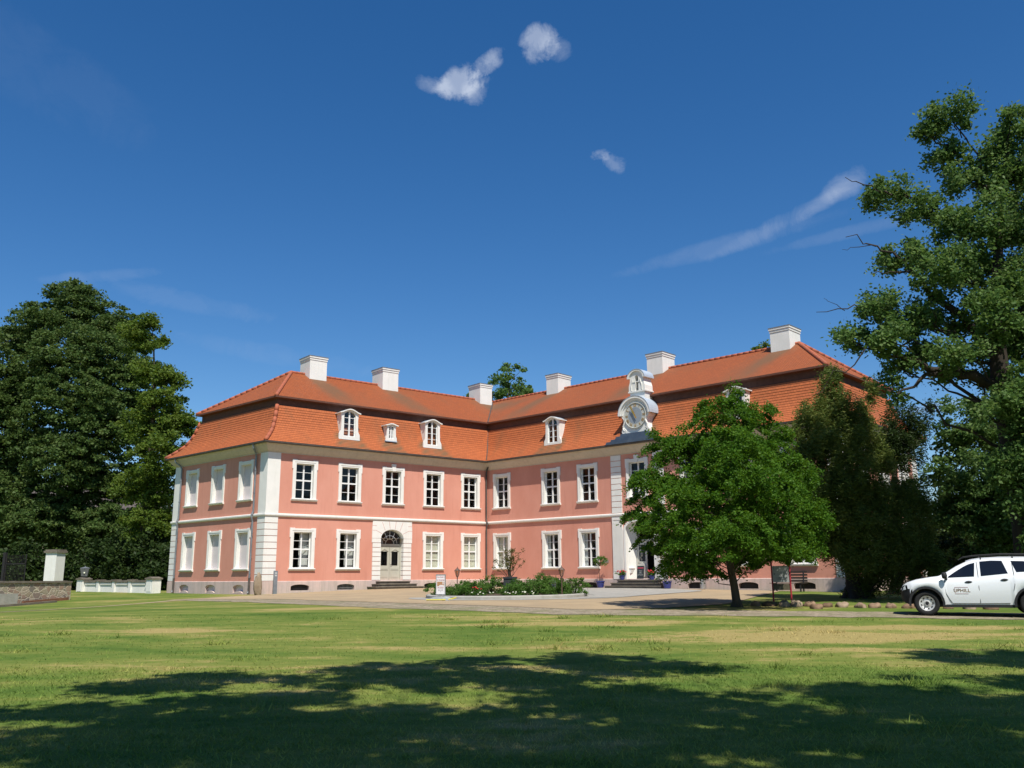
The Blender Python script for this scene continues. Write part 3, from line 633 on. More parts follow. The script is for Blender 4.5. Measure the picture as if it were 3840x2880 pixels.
for sg in (-1, 1):
    for zz in (3.95, 4.25): x0, x1 = sorted((DC + sg * 1.2, DC + sg * 1.52)); g.box(x0, x1, -.0535, -.049, zz - .01, zz + .01)
g.build('joint', M['joint'], sd, FAB)
g = G(); g.frame([(DC - .96, ZP)] + [(x, z) for x, z in arch_pts(DC, .96, 3.45, 4.12)] + [(DC + .96, ZP)], [(DC - .80, ZP)] + arch_pts(DC, .80, 3.45, 3.96) + [(DC + .80, ZP)], .26, .34, .34)
g.box(DC - .80, DC + .80, .24, .34, 2.96, 3.10)
door = g.build('door', M['sage'], house, FAB)
g = G(); g.prism([(DC - .79, 3.10)] + arch_pts(DC, .79, 3.45, 3.95) + [(DC + .79, 3.10)], .31, .318); g.build('fanlight', M['glass'], door, FAB)
g = G()
for a in (-60, -30, 0, 30, 60):
    g.tube([(DC + .30 * math.sin(R(a)), .29, 3.12 + .3 * math.cos(R(a)) * .9), (DC + .80 * math.sin(R(a)) * .98, .29, 3.12 + .82 * math.cos(R(a)))], .014, 6)
for r_ in (.32, .56): g.tube([(DC + r_ * math.cos(t), .29, 3.12 + r_ * .95 * math.sin(t)) for t in [PI * i / 14 for i in range(15)]], .014, 6)
g.build('glazing_bar', M['sash'], door, FAB)
for sg in (-1, 1):
    g = G(); x0, x1 = sorted((DC + sg * .01, DC + sg * .79)); xc = (x0 + x1) / 2
    g.frame([(x0, .80), (x0, 2.95), (x1, 2.95), (x1, .80)], [(xc - .24, 1.72), (xc - .24, 2.62), (xc + .24, 2.62), (xc + .24, 1.72)], .28, .34, .33)
    g.box(xc - .27, xc + .27, .262, .28, 1.50, 1.56); g.box(xc - .26, xc + .26, .268, .28, .95, 1.40); g.box(xc - .29, xc + .29, .255, .28, 1.42, 1.47)
    top = [(xc - .31, 2.60), (xc - .31, 2.68), (xc - .15, 2.74), (xc + .02 * sg, 2.86), (xc + .31, 2.70), (xc + .31, 2.62), (xc, 2.76), (xc - .16, 2.66)]
    g.prism(top, .25, .28)
    lf = g.build('door_leaf', M['sage'], door, FAB)
    g = G(); g.face([(xc - .25, .32, 1.70), (xc + .25, .32, 1.70), (xc + .25, .32, 2.64), (xc - .25, .32, 2.64)]); g.build('pane', M['glass'], lf, FAB)
    if sg > 0:
        g = G(); g.tube([(DC + .07, .27, 1.78), (DC + .07, .22, 1.78), (DC + .17, .22, 1.78)], .014, 6); g.build('handle', M['iron'], lf, FAB)
g = G()
for i, (hw, dep) in enumerate(((1.78, 1.15), (1.45, .80), (1.15, .45))): z0 = -.05 if i == 0 else .24 + i * .165; g.box(DC - hw, DC + hw, -dep, -.062, z0, .24 + (i + 1) * .165 - .05); g.box(DC - hw - .04, DC + hw + .04, -dep - .05, -.062, .24 + (i + 1) * .165 - .05, .24 + (i + 1) * .165)
g.build('steps', M['stone'], house, FAB)

# ---- main portal: splayed niche with a carved leaf standing closed and the other open
PC = 13.165
fa = [(PC - 1.035, ZP)] + arch_pts(PC, 1.035, 3.75, 4.25) + [(PC + 1.035, ZP)]; bk = [(PC - .735, ZP)] + arch_pts(PC, .735, 3.55, 3.92) + [(PC + .735, ZP)]
g = G(); g.frame([(PC - 1.18, ZP)] + arch_pts(PC, 1.18, 3.78, 4.40) + [(PC + 1.18, ZP)], fa, -.06, .0, .0)
ra = [[(x, -.06, z) for x, z in fa], [(x, .15, z) for x, z in [(PC + (x - PC) * .99, z) for x, z in fa]], [(PC + (x - PC) * .86, .45, z - .05 if z > 1 else z) for x, z in fa], [(x, .70, z) for x, z in bk]]
g.loops(ra, closed=False)
portal = g.build('portal', M['white'], house, FBE)
# corner fills between arch and wall opening
g = G()
for sg in (-1, 1):
    pts = [(PC + sg * 1.085, 4.3), (PC, 4.3)] + [(PC + sg * 1.10 * math.sin(t), 3.76 + .56 * math.cos(t)) for t in [PI / 2 * i / 8 for i in range(9)]]
    g.prism(pts, .004, .08)
g.build('wall_infill', M['pink'], portal, FBE)
g = G(); g.box(PC - .735, PC - .66, .62, .74, ZP, 3.6); g.box(PC + .66, PC + .735, .62, .74, ZP, 3.6); g.box(PC - .66, PC + .66, .62, .74, 3.02, 3.16); g.build('door_frame', M['doorwhite'], portal, FBE)
g = G(); g.prism([(PC - .66, 3.16)] + arch_pts(PC, .66, 3.5, 3.85) + [(PC + .66, 3.16)], .68, .70); g.build('fanlight', M['glass'], portal, FBE)
g = G(); x0, x1 = PC - .655, PC + .02; xc = (x0 + x1) / 2
g.box(x0, x1, .66, .72, ZP, 3.02); g.box(xc - .27, xc + .27, .63, .66, .9, 1.45); g.prism(arch_pts(xc, .25, 1.45, 1.75) , .625, .66)
g.frame([(xc - .31, 1.75), (xc - .31, 2.92), (xc + .31, 2.92), (xc + .31, 1.75)], [(xc - .24, 1.82), (xc - .24, 2.85), (xc + .24, 2.85), (xc + .24, 1.82)], .64, .66, .66)
leaf = g.build('door_leaf', M['doorwhite'], portal, FBE)
g = G(); rnd = random.Random(7); g.box(xc - .235, xc + .235, .652, .66, 1.83, 2.84)
g.build('pane', M['chalk'], leaf, FBE); g = G()
for i in range(12):
    cx, cz, r_ = xc + rnd.uniform(-.14, .14), 1.95 + i * .07, rnd.uniform(.05, .10); a0 = rnd.uniform(0, 6)
    g.tube([(cx + r_ * (1 - .06 * k) * math.cos(a0 + k * .6), .635, cz + r_ * (1 - .06 * k) * math.sin(a0 + k * .6)) for k in range(12)], .011, 5)
g.build('scrollwork', M['doorwhite'], leaf, FBE)
g = G(); g.box(PC + .03, PC + .655, .72, 1.35, ZP, 3.0); 
g = G(); g.X = Matrix.Translation((PC + .655, .74, 0)) @ Matrix.Rotation(R(80), 4, 'Z'); g.box(0, .66, 0, .05, ZP, 3.02); g.build('door_leaf', M['doorwhite'], portal, FBE)
g = G(); g.box(PC - .9, PC + .9, 2.6, 2.7, ZP, 3.6); g.build('vestibule_wall', M['void'], portal, FBE)  # wall coloured near-black for the darkness inside the open leaf
g = G(); g.X = Matrix.Translation((PC - .93, .36, 1.12)); g.prism([(-.1, .28), (.1, .28), (.03, 0), (-.03, 0)], -.16, .16); g.box(-.12, .12, -.19, .19, .28, .33); g.build('bracket', M['white'], portal, FBE)
g = G()
for i, (hw, dep) in enumerate(((2.05, .95), (1.78, .66), (1.47, .38))): z0 = -.05 if i == 0 else .22 + i * .17; g.box(PC - hw, PC + hw, -dep, -.062, z0, .22 + (i + 1) * .17 - .05); g.box(PC - hw - .05, PC + hw + .05, -dep - .06, -.062, .22 + (i + 1) * .17 - .05, .22 + (i + 1) * .17)
g.box(PC - 1.05, PC + 1.05, -.062, .75, .6, .735); g.build('steps', M['stone'], house, FBE)
g = G(); g.box(10.35, 10.75, -.02, -.003, 1.78, 1.95); g.build('wall_plaque', M['steel'], house, FBE)

# ---- downpipes
def downpipe(Fm, s, sgn=1):
    g = G(); g.tube([(s - .25 * sgn, -.52, 8.95), (s - .25 * sgn, -.50, 8.72), (s - .05 * sgn, -.20, 8.45), (s, -.12, 8.25), (s, -.12, 4.95), (s, -.22, 4.72), (s, -.22, 4.55), (s, -.14, 4.3), (s, -.14, .3), (s, -.22, .12)], .058, 10)
    for z in (7.4, 6.0, 3.6, 2.3, 1.2): g.tube([(s, -.13, z), (s, -.13, z + .05)], .072, 10)
    p = g.build('downpipe', M['zinc'], house, Fm)
    g = G(); g.tube([(s, -.14, .05), (s, -.14, 1.0)], .07, 10); g.build('standpipe', M['gutter'], p, Fm)
downpipe(FDA, .95); downpipe(FDA, 10.22, -1)
g = G(); s = flen(PA, PB) - .16
g.tube([(s, -.45, 8.95), (s, -.43, 8.75), (s, -.2, 8.45), (s, -.13, 8.2), (s, -.13, 4.9), (s, -.22, 4.7), (s, -.22, 4.55), (s, -.14, 4.3), (s, -.14, 1.1), (s - .15, -.3, .8)], .06, 10)
g.build('downpipe', M['gutter'], house, FAB)

# ---- roof
def tile_mat(name, base, alt, moss, row=.18, wide=.18, vertical=False):
    m = bpy.data.materials.new(name); m.use_nodes = True; t = m.node_tree; b = t.nodes['Principled BSDF']; b.inputs['Roughness'].default_value = .72; b.inputs['Specular IOR Level'].default_value = .25
    uv = t.nodes.new('ShaderNodeUVMap'); uv.uv_map = 'UVMap'
    br = t.nodes.new('ShaderNodeTexBrick'); br.inputs['Scale'].default_value = 1; br.inputs['Mortar Size'].default_value = .006; br.inputs['Brick Width'].default_value = wide; br.inputs['Row Height'].default_value = row
    br.inputs['Color1'].default_value = (*base, 1); br.inputs['Color2'].default_value = (*alt, 1); br.inputs['Mortar'].default_value = (base[0] * .6, base[1] * .55, base[2] * .5, 1)
    t.links.new(uv.outputs[0], br.inputs['Vector'])
    at = t.nodes.new('ShaderNodeVertexColor'); at.layer_name = 'stain'
    n = t.nodes.new('ShaderNodeTexNoise'); n.inputs['Scale'].default_value = .55; n.inputs['Detail'].default_value = 7; n.inputs['Roughness'].default_value = .65
    mp = t.nodes.new('ShaderNodeMapping'); mp.inputs['Scale'].default_value = (1.2, .55, 1); t.links.new(uv.outputs[0], mp.inputs['Vector']); t.links.new(mp.outputs[0], n.inputs['Vector'])
    sc = t.nodes.new('ShaderNodeSeparateColor'); t.links.new(at.outputs['Color'], sc.inputs[0])
    ad = t.nodes.new('ShaderNodeMath'); ad.operation = 'MULTIPLY_ADD'; ad.inputs[1].default_value = .8; t.links.new(sc.outputs[0], ad.inputs[0]); t.links.new(n.outputs['Fac'], ad.inputs[2])
    rp = t.nodes.new('ShaderNodeValToRGB'); rp.color_ramp.elements[0].position = .52; rp.color_ramp.elements[1].position = 1.05; t.links.new(ad.outputs[0], rp.inputs['Fac'])
    mx = t.nodes.new('ShaderNodeMix'); mx.data_type = 'RGBA'; t.links.new(rp.outputs[0], mx.inputs['Factor']); t.links.new(br.outputs['Color'], mx.inputs[6]); mx.inputs[7].default_value = (*moss, 1); t.links.new(mx.outputs[2], b.inputs['Base Color'])
    wv = t.nodes.new('ShaderNodeTexWave'); wv.wave_type = 'BANDS'; wv.bands_direction = 'X'; wv.wave_profile = 'SIN'; wv.inputs['Scale'].default_value = 1 / wide / 3.1416 * 1.57; t.links.new(uv.outputs[0], wv.inputs['Vector'])
    bp = t.nodes.new('ShaderNodeBump'); bp.inputs['Strength'].default_value = .9 if vertical else .55; bp.inputs['Distance'].default_value = .05 if vertical else .02; t.links.new(wv.outputs['Fac'] if vertical else br.outputs['Fac'], bp.inputs['Height'])
    if not vertical: bp.invert = True
    t.links.new(bp.outputs[0], b.inputs['Normal']); return m
M['tile_low'] = tile_mat('red_plain_tiles', (.455, .130, .045), (.385, .110, .040), (.20, .105, .05))
M['tile_up'] = tile_mat('weathered_roof_tiles', (.365, .098, .031), (.30, .084, .029), (.20, .095, .045), .16, .21, True)
def stain_layer(o, fn):
    me = o.data; ca = me.color_attributes.new('stain', 'FLOAT_COLOR', 'POINT')
    ca.data.foreach_set('color', np.array([[fn(v.co)] * 3 + [1] for v in me.vertices], np.float32).ravel())
# lower slope: overlapping tile courses on the concave sweep
prof = [(0, 0), (.155, .075), (.31, .15), (.60, .34), (.75, .50), (.87, .70), (.956, .90), (1, 1)]
def pr(t):
    d = [0]
    for a, b in zip(prof, prof[1:]): d.append(d[-1] + math.dist((a[0] * 1.45, a[1] * 2.72), (b[0] * 1.45, b[1] * 2.72)))
    L = t * d[-1]
    for i in range(len(prof) - 1):
        if L <= d[i + 1] + 1e-9:
            k = (L - d[i]) / (d[i + 1] - d[i]); a, b = prof[i], prof[i + 1]; return (.56 - 1.5 * (a[0] + (b[0] - a[0]) * k), 9.05 + 2.50 * (a[1] + (b[1] - a[1]) * k))
    return (.56 - 1.5, 9.05 + 2.50)
NC = 17; low = []
for i in range(NC):
    o0, z0 = pr(i / NC); o1, z1 = pr((i + 1) / NC); d = Vector((o1 - o0, z1 - z0)).normalized(); nn = Vector((d.y, -d.x)) * .034
    nn = Vector((abs(d.y), abs(d.x))) * .027
    low += [(o0 + nn.x, z0 + nn.y - .012), (o1 + .004, z1 + .004)]
DORM_AB, DORM_BE = [5.52, 8.68, 12.01], [6.16, 20.1]
CH_AB, CH_BE = [(4.85, 6.15), (10.72, 12.06), (19.75, 20.95)], [(1.58, 2.74), (10.86, 12.14), (20.15, 21.42)]
g = G(); d = 0; rings = [[(p.x, p.y, z) for p in offs(o)] for o, z in low]
for i in range(len(low) - 1):
    dl = math.dist(low[i], low[i + 1]) if i % 2 == 0 else 0
    for k in range(6):
        ex = (POLY[(k + 1) % 6] - POLY[k]).normalized(); a0, b0, c0, e0 = [Vector(q) for q in (rings[i][k], rings[i][(k + 1) % 6], rings[i + 1][(k + 1) % 6], rings[i + 1][k])]
        n = max(1, int((b0 - a0).length / .4)) if k in (0, 1, 5) else 4
        for j in range(n):
            pts = [a0.lerp(b0, j / n), a0.lerp(b0, (j + 1) / n), e0.lerp(c0, (j + 1) / n), e0.lerp(c0, j / n)]
            g.face(pts, [((p.to_2d() - POLY[k]).dot(ex) + 40 * k, (i // 2) * .18 + (0 if q < 2 or i % 2 else .18)) for q, p in enumerate(pts)])
    d += dl
roof = g.build('roof', M['tile_low'], house, Matrix())
IAB, IBE = FAB.inverted(), FBE.inverted()
def st_low(co):
    v = 0
    for I, lst in ((IAB, [(5.52, .95), (8.68, .62), (12.01, .95)]), (IBE, [(6.16, 1.0), (13.13, 1.3), (20.1, 1.0)])):
        p = I @ co
        if -.8 < p.y < .6 and -1 < p.x < 27:
            for c, w in lst:
                if p.z < 10.4: v = max(v, math.exp(-((abs(p.x - c) - w * .75 - .12 * (9.9 - p.z)) / .22) ** 2) * min(1, (10.4 - p.z) / .5), .55 * math.exp(-((p.x - c) / (w * .8)) ** 2) * (1 if p.z < 9.68 else 0))
    return v * .75
stain_layer(roof, st_low)
# eave board between the two slopes, then the upper slopes with hips
ring_loft('eave_board', [(-.69, 12.13), (-.69, 12.02), (-.99, 11.97), (-.99, 11.4)], M['eave'], roof)
APL, RB, APR = Vector((-15.334, 59.796)), Vector((-1.576, 71.116)), Vector((17.761, 52.827))
ZM, ZR = 12.12, 14.93
I6 = offs(-.72)
g = G()
def patch(a, b, c, d, ea, nu=40, nv=10):     # a-b along the eave, d-c along the ridge
    ex = (b - a).to_2d().normalized(); slope = math.dist((0, 0), (flen(a.to_2d(), d.to_2d()), ZR - ZM))
    for i in range(nu):
        for j in range(nv):
            f = lambda u, v: a.lerp(b, u).lerp(d.lerp(c, u), v)
            ps = [f(i / nu, j / nv), f((i + 1) / nu, j / nv), f((i + 1) / nu, (j + 1) / nv), f(i / nu, (j + 1) / nv)]
            uvs = [((p.to_2d() - ea).dot(ex), (p.z - ZM) / (ZR - ZM) * 5.6) for p in ps]
            if (ps[2] - ps[3]).length < 1e-4: ps, uvs = ps[:3], uvs[:3]
            g.face(ps, uvs)
v3 = lambda p, z: Vector((p.x, p.y, z))
e_ = [v3(p, ZM) for p in I6]; rl, rb_, rr_ = v3(APL, ZR), v3(RB, ZR), v3(APR, ZR)
patch(e_[0], e_[1], rb_, rl, PA); patch(e_[1], e_[2], rr_, rb_, PB); patch(e_[2], e_[3], rr_, rr_, PE, 24); patch(e_[3], e_[4], rb_, rr_, PF, 20); patch(e_[4], e_[5], rl, rb_, PK, 20); patch(e_[5], e_[0], rl, rl, PD, 24)
uroof = g.build('upper_roof', M['tile_up'], house, Matrix())
def st_up(co):
    v = 0
    for I, lst, sk in ((IAB, CH_AB, .12), (IBE, CH_BE, -.25)):
        p = I @ co
        if .5 < p.y < 5.7 and -1 < p.x < 30:
            for a, b in lst:
                c = (a + b) / 2; dd = (4.9 - p.y); v = max(v, math.exp(-((p.x - c - sk * dd * (1 if p.x < 99 else 1)) / (.55 + .16 * dd)) ** 2) * max(0, min(1, 1.15 - dd * .20)))
    return v
stain_layer(uroof, st_up)
def ridge_tiles(pts, r=.11, m=None, par=None):
    g = G(); n = 0
    for a, b in zip(pts, pts[1:]):
        a, b = Vector(a), Vector(b); L = (b - a).length; k = max(1, int(L / .42))
        for i in range(k): p, q = a.lerp(b, i / k), a.lerp(b, (i + 1) / k + .04 / L); g.tube([p, q], [r * 1.03, r * .97], 8)
    return g.build('ridge_tiles', m or M['ridge'], par or uroof, Matrix(), smooth=True)
up_ = Vector((0, 0, .02))
ridge_tiles([rl + up_, rb_ + up_, rr_ + up_])
for k, a in ((0, rl), (5, rl), (2, rr_), (3, rr_)): ridge_tiles([v3(I6[k], ZM) + up_, a + up_], .12)
for k in (0, 2, 3, 5): ridge_tiles([v3(offs(o)[k], z) + Vector((0, 0, .03)) for o, z in [pr(t) for t in (0.0, .12, .25, .4, .55, .7, .85, .985)]], .125, par=roof)
g = G(); g.tube([v3(I6[1], ZM) + up_, rb_ + up_], .05, 6); g.tube([v3(offs(o)[1], z) + Vector((0, 0, .03)) for o, z in [pr(t) for t in (.02, .25, .5, .75, 1)]], .035, 6); g.build('valley_gutter', M['gutter'], uroof, Matrix())

# ---- chimneys
def chimney(Fm, a, b, top=16.17, y0=4.85, dep=1.5):
    g = G(); g.box(a, b, y0, y0 + dep, 13.8, top - .14); g.box(a - .03, b + .03, y0 - .03, y0 + dep + .03, top - .31, top - .27); g.box(a - .03, b + .03, y0 - .03, y0 + dep + .03, top - .27, top - .16); g.box(a - .065, b + .065, y0 - .065, y0 + dep + .065, top - .16, top - .04)
    c = g.build('chimney', M['white'], uroof, Fm)
    g = G(); g.box(a - .085, b + .085, y0 - .085, y0 + dep + .085, top - .04, top); g.build('cap', M['zinc'], c, Fm)
for a, b in CH_AB: chimney(FAB, a, b)
for a, b in CH_BE: chimney(FBE, a, b, 16.02)

# ---- dormers
def dormer(Fm, c, w=.60, zb=9.70, zs=11.44, big=True, y=.18):
    X = Fm @ Matrix.Translation((c, y, 0)); fl = .16 if big else .10; zc = zs + (.20 if big else .07); iw = .42 if big else .19; zo = zb + (.20 if big else .14); zsp = zs - (.20 if big else .14); zap = zs + (.10 if big else -.06)
    out = [(-w - fl, zb), (-w - fl * .9, zb + .28 * (zs - zb) / 1.42), (-w - .03, zb + .45 * (zs - zb) / 1.42), (-w, zb + .75 * (zs - zb)), (-w - .05, zs)]
    arch = [(-w - .05 + (2 * w + .1) * i / 12, zs + (zc - zs) * (.5 - .5 * math.cos(2 * PI * i / 12)) ** .8) for i in range(1, 12)]
    outer = out + arch + [(-x, z) for x, z in out[::-1]]
    ia = [(-iw * math.cos(PI * i / 12), zsp + (zap - zsp) * math.sin(PI * i / 12)) for i in range(13)]
    inner = [(-iw, zo), (-iw, zo + .2), (-iw, zo + .4), (-iw, zo + .6)] + ia + [(iw, zo + .6), (iw, zo + .4), (iw, zo + .2), (iw, zo)]
    assert len(inner) == len(outer), (len(inner), len(outer))
    g = G(); g.frame(outer, inner, -.04, .06, .10)
    dz = 1.15 if big else .75
    for sg in (-1, 1):       # cheeks running back into the slope
        g.face([(sg * (w - .02), .05, zb - .05), (sg * (w - .02), .05, zs + .03), (sg * (w - .02), dz, zs + .03), (sg * (w - .02), dz, zb - .05)])
    d = g.build('dormer', M['white'], roof, X)
    g = G(); hw = w + .15; n = 16; top = []
    for i in range(n + 1):
        t = -1 + 2 * i / n; top.append((hw * t, zs + .03 + (zc - zs + .04) * (.5 + .5 * math.cos(PI * t)) ** .85))
    lo_ = [(x, z - .07) for x, z in top]; g.prism(top + lo_[::-1], -.16, .0); g.prism([(x * .93, z - .005) for x, z in top] + [(x * .93, z - .06) for x, z in top][::-1], .0, dz + .15)
    g.build('cornice', M['white'], d, X)
    g = G(); g.prism([(x * .935, z + .006) for x, z in top] + [(x * .935, z - .004) for x, z in top][::-1], .01, dz + .2); g.build('dormer_roof', M['capzinc'], d, X)
    g = G(); g.box(-iw, -iw + .05, .05, .10, zo, zsp); g.box(iw - .05, iw, .05, .10, zo, zsp); g.box(-.05, .05, .03, .10, zo, zap - .01); g.box(-iw, iw, .04, .10, zo - .03, zo + .05)
    for k in (range(1, 4) if big else range(1, 3)):
        z = zo + (zap - zo) * k / (4 if big else 3); g.box(-iw + .04, iw - .04, .06, .09, z - .014, z + .014)
    g.build('sash', M['sash'], d, X)
    g = G(); g.prism([(-iw, zo)] + ia + [(iw, zo)], .082, .088); g.build('pane', M['glass'], d, X)
    g = G(); g.prism([(-iw - .05, zo - .05)] + [(x * 1.06, z + .02) for x, z in ia] + [(iw + .05, zo - .05)], .60, .64); g.build('dark_backing', M['void'], d, X)  # dark sheet imitates the unlit attic behind the pane
    g = G(); g.box(-w - fl - .02, w + fl + .02, -.06, .2, zb - .06, zb); g.build('flashing', M['capzinc'], d, X)
for c in DORM_AB: dormer(FAB, c) if c != 8.68 else dormer(FAB, c, .33, 9.90, 10.94, False)
for c in DORM_BE: dormer(FBE, c, zb=9.64, zs=11.36)
g = G()

# ---- clock gable with open bell turret
X = FBE @ Matrix.Translation((13.16, 0, 0)); g = G()
L = [(-1.03, 9.66), (-1.05, 9.86), (-.98, 10.02), (-.90, 10.2), (-.88, 10.45), (-.93, 10.65), (-1.02, 10.74), (-1.06, 10.86)]
arc = [(-1.04 * math.cos(PI * i / 20), 10.88 + 1.08 * math.sin(PI * i / 20)) for i in range(21)]
g.prism(L + arc + [(-x, z) for x, z in L[::-1]], -.02, 1.5)
for sg in (-1, 1):
    pts = [(sg * (.86 + .07 * math.sin(k * 1.05)), 9.9 + k * .13) for k in range(7)]; g.tube([(x, -.04, z) for x, z in pts], .055, 8)
    for r_ in (.15, .075): g.tube([(sg * .86 + r_ * math.cos(t), -.04, 9.86 + r_ * math.sin(t)) for t in [2 * PI * k / 12 for k in range(13)]], .03, 6)
gable = g.build('clock_gable', M['white'], house, X)
g = G(); n = 22; ro = [(-1.20 * math.cos(PI * i / n), 10.86 + 1.16 * math.sin(PI * i / n)) for i in range(n + 1)]; ri = [(-1.06 * math.cos(PI * i / n), 10.86 + 1.02 * math.sin(PI * i / n)) for i in range(n + 1)]
g.prism(ro + ri[::-1], -.17, .05); rm = [(-1.14 * math.cos(PI * i / n), 10.86 + 1.10 * math.sin(PI * i / n)) for i in range(n + 1)]; g.prism(rm + [(x * .82, 10.86 + (z - 10.86) * .82) for x, z in rm][::-1], -.09, -.02)
g.build('arched_cornice', M['white'], gable, X)
g = G(); r2 = [(x * 1.02, 10.86 + (z - 10.86) * 1.02) for x, z in ro]; g.prism(r2 + [(x * 1.003, 10.86 + (z - 10.86) * 1.003) for x, z in ro][::-1], -.19, 1.5); g.build('gable_roof', M['capzinc'], gable, X)
CZ = 10.78; Y = X @ Matrix.Translation((.04, 0, CZ)); disc = lambda r, k=40: [(r * math.cos(2 * PI * i / k), r * 1.0 * math.sin(2 * PI * i / k)) for i in range(k)]
g = G(); g.prism(disc(.80), -.07, -.02); face = g.build('clock_face', M['dial'], gable, Y)
g = G(); g.prism(disc(.52), -.075, -.0705); g.build('dial_centre', M['dialblue'], face, Y)
g = G(); g.tube([(.80 * math.cos(2 * PI * i / 48), -.075, .80 * math.sin(2 * PI * i / 48)) for i in range(49)], .035, 8); g.build('rim', M['dial'], face, Y)
g = G()
nums = ['XII', 'I', 'II', 'III', 'IIII', 'V', 'VI', 'VII', 'VIII', 'IX', 'X', 'XI']
def seg(x0, z0, x1, z1, w, a):
    d = Vector((z1 - z0, -(x1 - x0))).normalized() * w / 2; ps = [(x0 - d.x, z0 - d.y), (x0 + d.x, z0 + d.y), (x1 + d.x, z1 + d.y), (x1 - d.x, z1 - d.y)]
    ca, sa = math.cos(a), math.sin(a); g.prism([(x * ca + z * sa, -x * sa + z * ca) for x, z in ps], -.082, -.071)
for i, s_ in enumerate(nums):
    g = G(); a = 2 * PI * i / 12; wd = {'I': .05, 'V': .11, 'X': .11}; tot_ = sum(wd[ch] for ch in s_); x = -tot_ / 2
    for ch in s_:
        c = x + wd[ch] / 2
        if ch == 'I': seg(c, .56, c, .75, .026, a)
        if ch == 'V': seg(c - .04, .75, c, .56, .022, a); seg(c + .04, .75, c, .56, .022, a)
        if ch == 'X': seg(c - .04, .75, c + .04, .56, .022, a); seg(c + .04, .75, c - .04, .56, .022, a)
        x += wd[ch]
    g.build('numeral', M['goldpaint'], face, Y)
for nm, ang, ln, wd in (('hour_hand', -30, .44, .07), ('minute_hand', -26, .66, .045)):
    g = G(); a = R(ang)
    def hp(q): return [(x * math.cos(a) + z * math.sin(a), -x * math.sin(a) + z * math.cos(a)) for x, z in q]
    g.prism(hp([(-wd * .4, -.22), (wd * .4, -.22), (wd * .5, 0), (wd, ln * .75), (0, ln), (-wd, ln * .75), (-wd * .5, 0)]), -.14 if nm[0] == 'h' else -.17, -.125 if nm[0] == 'h' else -.155); g.build(nm, M['gold'], face, Y)
g = G()
for i in range(4):
    hw = 1.95 - i * .27; g.prism([(-hw, 9.04 + i * .165), (hw, 9.04 + i * .165), (hw - .1, 9.04 + (i + 1) * .165), (-hw + .1, 9.04 + (i + 1) * .165)], -.62 + i * .15, .6); g.box(-hw - .03, hw + .03, -.65 + i * .15, -.55 + i * .15, 9.035 + i * .165, 9.06 + i * .165)
g.build('stepped_base', M['slate'], gable, X)
X2 = FBE @ Matrix.Translation((13.27, .12, 0)); g = G()
g.box(-.56, .56, .05, .85, 11.7, 12.34); g.box(-.66, .66, -.03, .9, 12.30, 12.38)
for sg in (-1, 1):
    o_ = [(.62, 12.38), (.61, 12.7), (.52, 12.98), (.50, 13.22)]; i_ = [(.13, 13.22), (.13, 12.38)]; g.prism([(sg * x, z) for x, z in o_ + i_], .0, .85)
    g.tube([(sg * x, -.02, z) for x, z in [(.40, 12.42), (.40, 12.75), (.30, 13.0), (.28, 13.15)]], .03, 6)
ai = [(-.13 * math.cos(PI * i / 8), 13.22 + .16 * math.sin(PI * i / 8)) for i in range(9)]; ao = [(-.50 * math.cos(PI * i / 8), 13.22 + .44 * math.sin(PI * i / 8)) for i in range(9)]
for i in range(8): g.prism([ai[i], ai[i + 1], ao[i + 1], ao[i]], .0, .85)
g.box(-.13, .13, .2, .3, 12.98, 13.06); g.box(-.38, .38, -.03, -.0, 12.93, 12.98)
tur = g.build('bell_turret', M['white'], gable, X2)
g = G(); ah = [(-.66 * math.cos(PI * i / 14), 13.20 + .56 * math.sin(PI * i / 14)) for i in range(15)]; al = [(-.52 * math.cos(PI * i / 14), 13.20 + .46 * math.sin(PI * i / 14)) for i in range(15)]; g.prism(ah + al[::-1], -.09, .9); g.build('turret_hood', M['white'], tur, X2)
g = G(); g.prism([(x * 1.03, 13.2 + (z - 13.2) * 1.03) for x, z in ah] + [(x * 1.004, 13.2 + (z - 13.2) * 1.004) for x, z in ah][::-1], -.11, .95); g.build('turret_roof', M['capzinc'], tur, X2)
g = G(); g.lathe([(.10, -.12), (.09, -.05), (.06, .05), (.02, .10)], 12, 0, .42, 12.72); g.build('bell', M['goldpaint'], tur, X2)
g = G(); g.box(-.13, .13, .55, .58, 12.38, 13.3); g.build('turret_dark_panel', M['void'], tur, X2)  # dark sheet imitates the shade inside the open slot
# ------------------------------------------------------------------ trees and shrubs
def leaf_cloud(rng, cen, crad, per, ll, lw, flat, droop=.0, axis=None):
    """cen (n,3) clump centres, crad radius per clump -> leaf quads"""
    n = len(cen); k = np.repeat(np.arange(n), per); m = len(k)
    off = rng.normal(0, .45, (m, 3)) * crad[k][:, None]; off[:, 2] *= flat
    if axis is not None:                                   # tilt each spray outward and down
        h = np.hypot(off[:, 0], off[:, 1]); d = axis[k]; off[:, 2] -= droop * (off[:, 0] * d[:, 0] + off[:, 1] * d[:, 1])
    p = cen[k] + off; th = rng.uniform(0, 2 * PI, m); el = rng.normal(-.25, .45, m)
    a = np.c_[np.cos(th) * np.cos(el), np.sin(th) * np.cos(el), np.sin(el)]; r = rng.normal(0, 1, (m, 3)); r[:, 2] *= .55; b = np.cross(a, r); b /= np.linalg.norm(b, axis=1)[:, None] + 1e-9
    s = rng.uniform(.65, 1.3, m); a = a * (ll * s / 2)[:, None]; b = b * (lw * s / 2)[:, None]
    V = np.stack([p - a, p + b - a * .1, p + a, p - b - a * .1], 1).reshape(-1, 3); return V
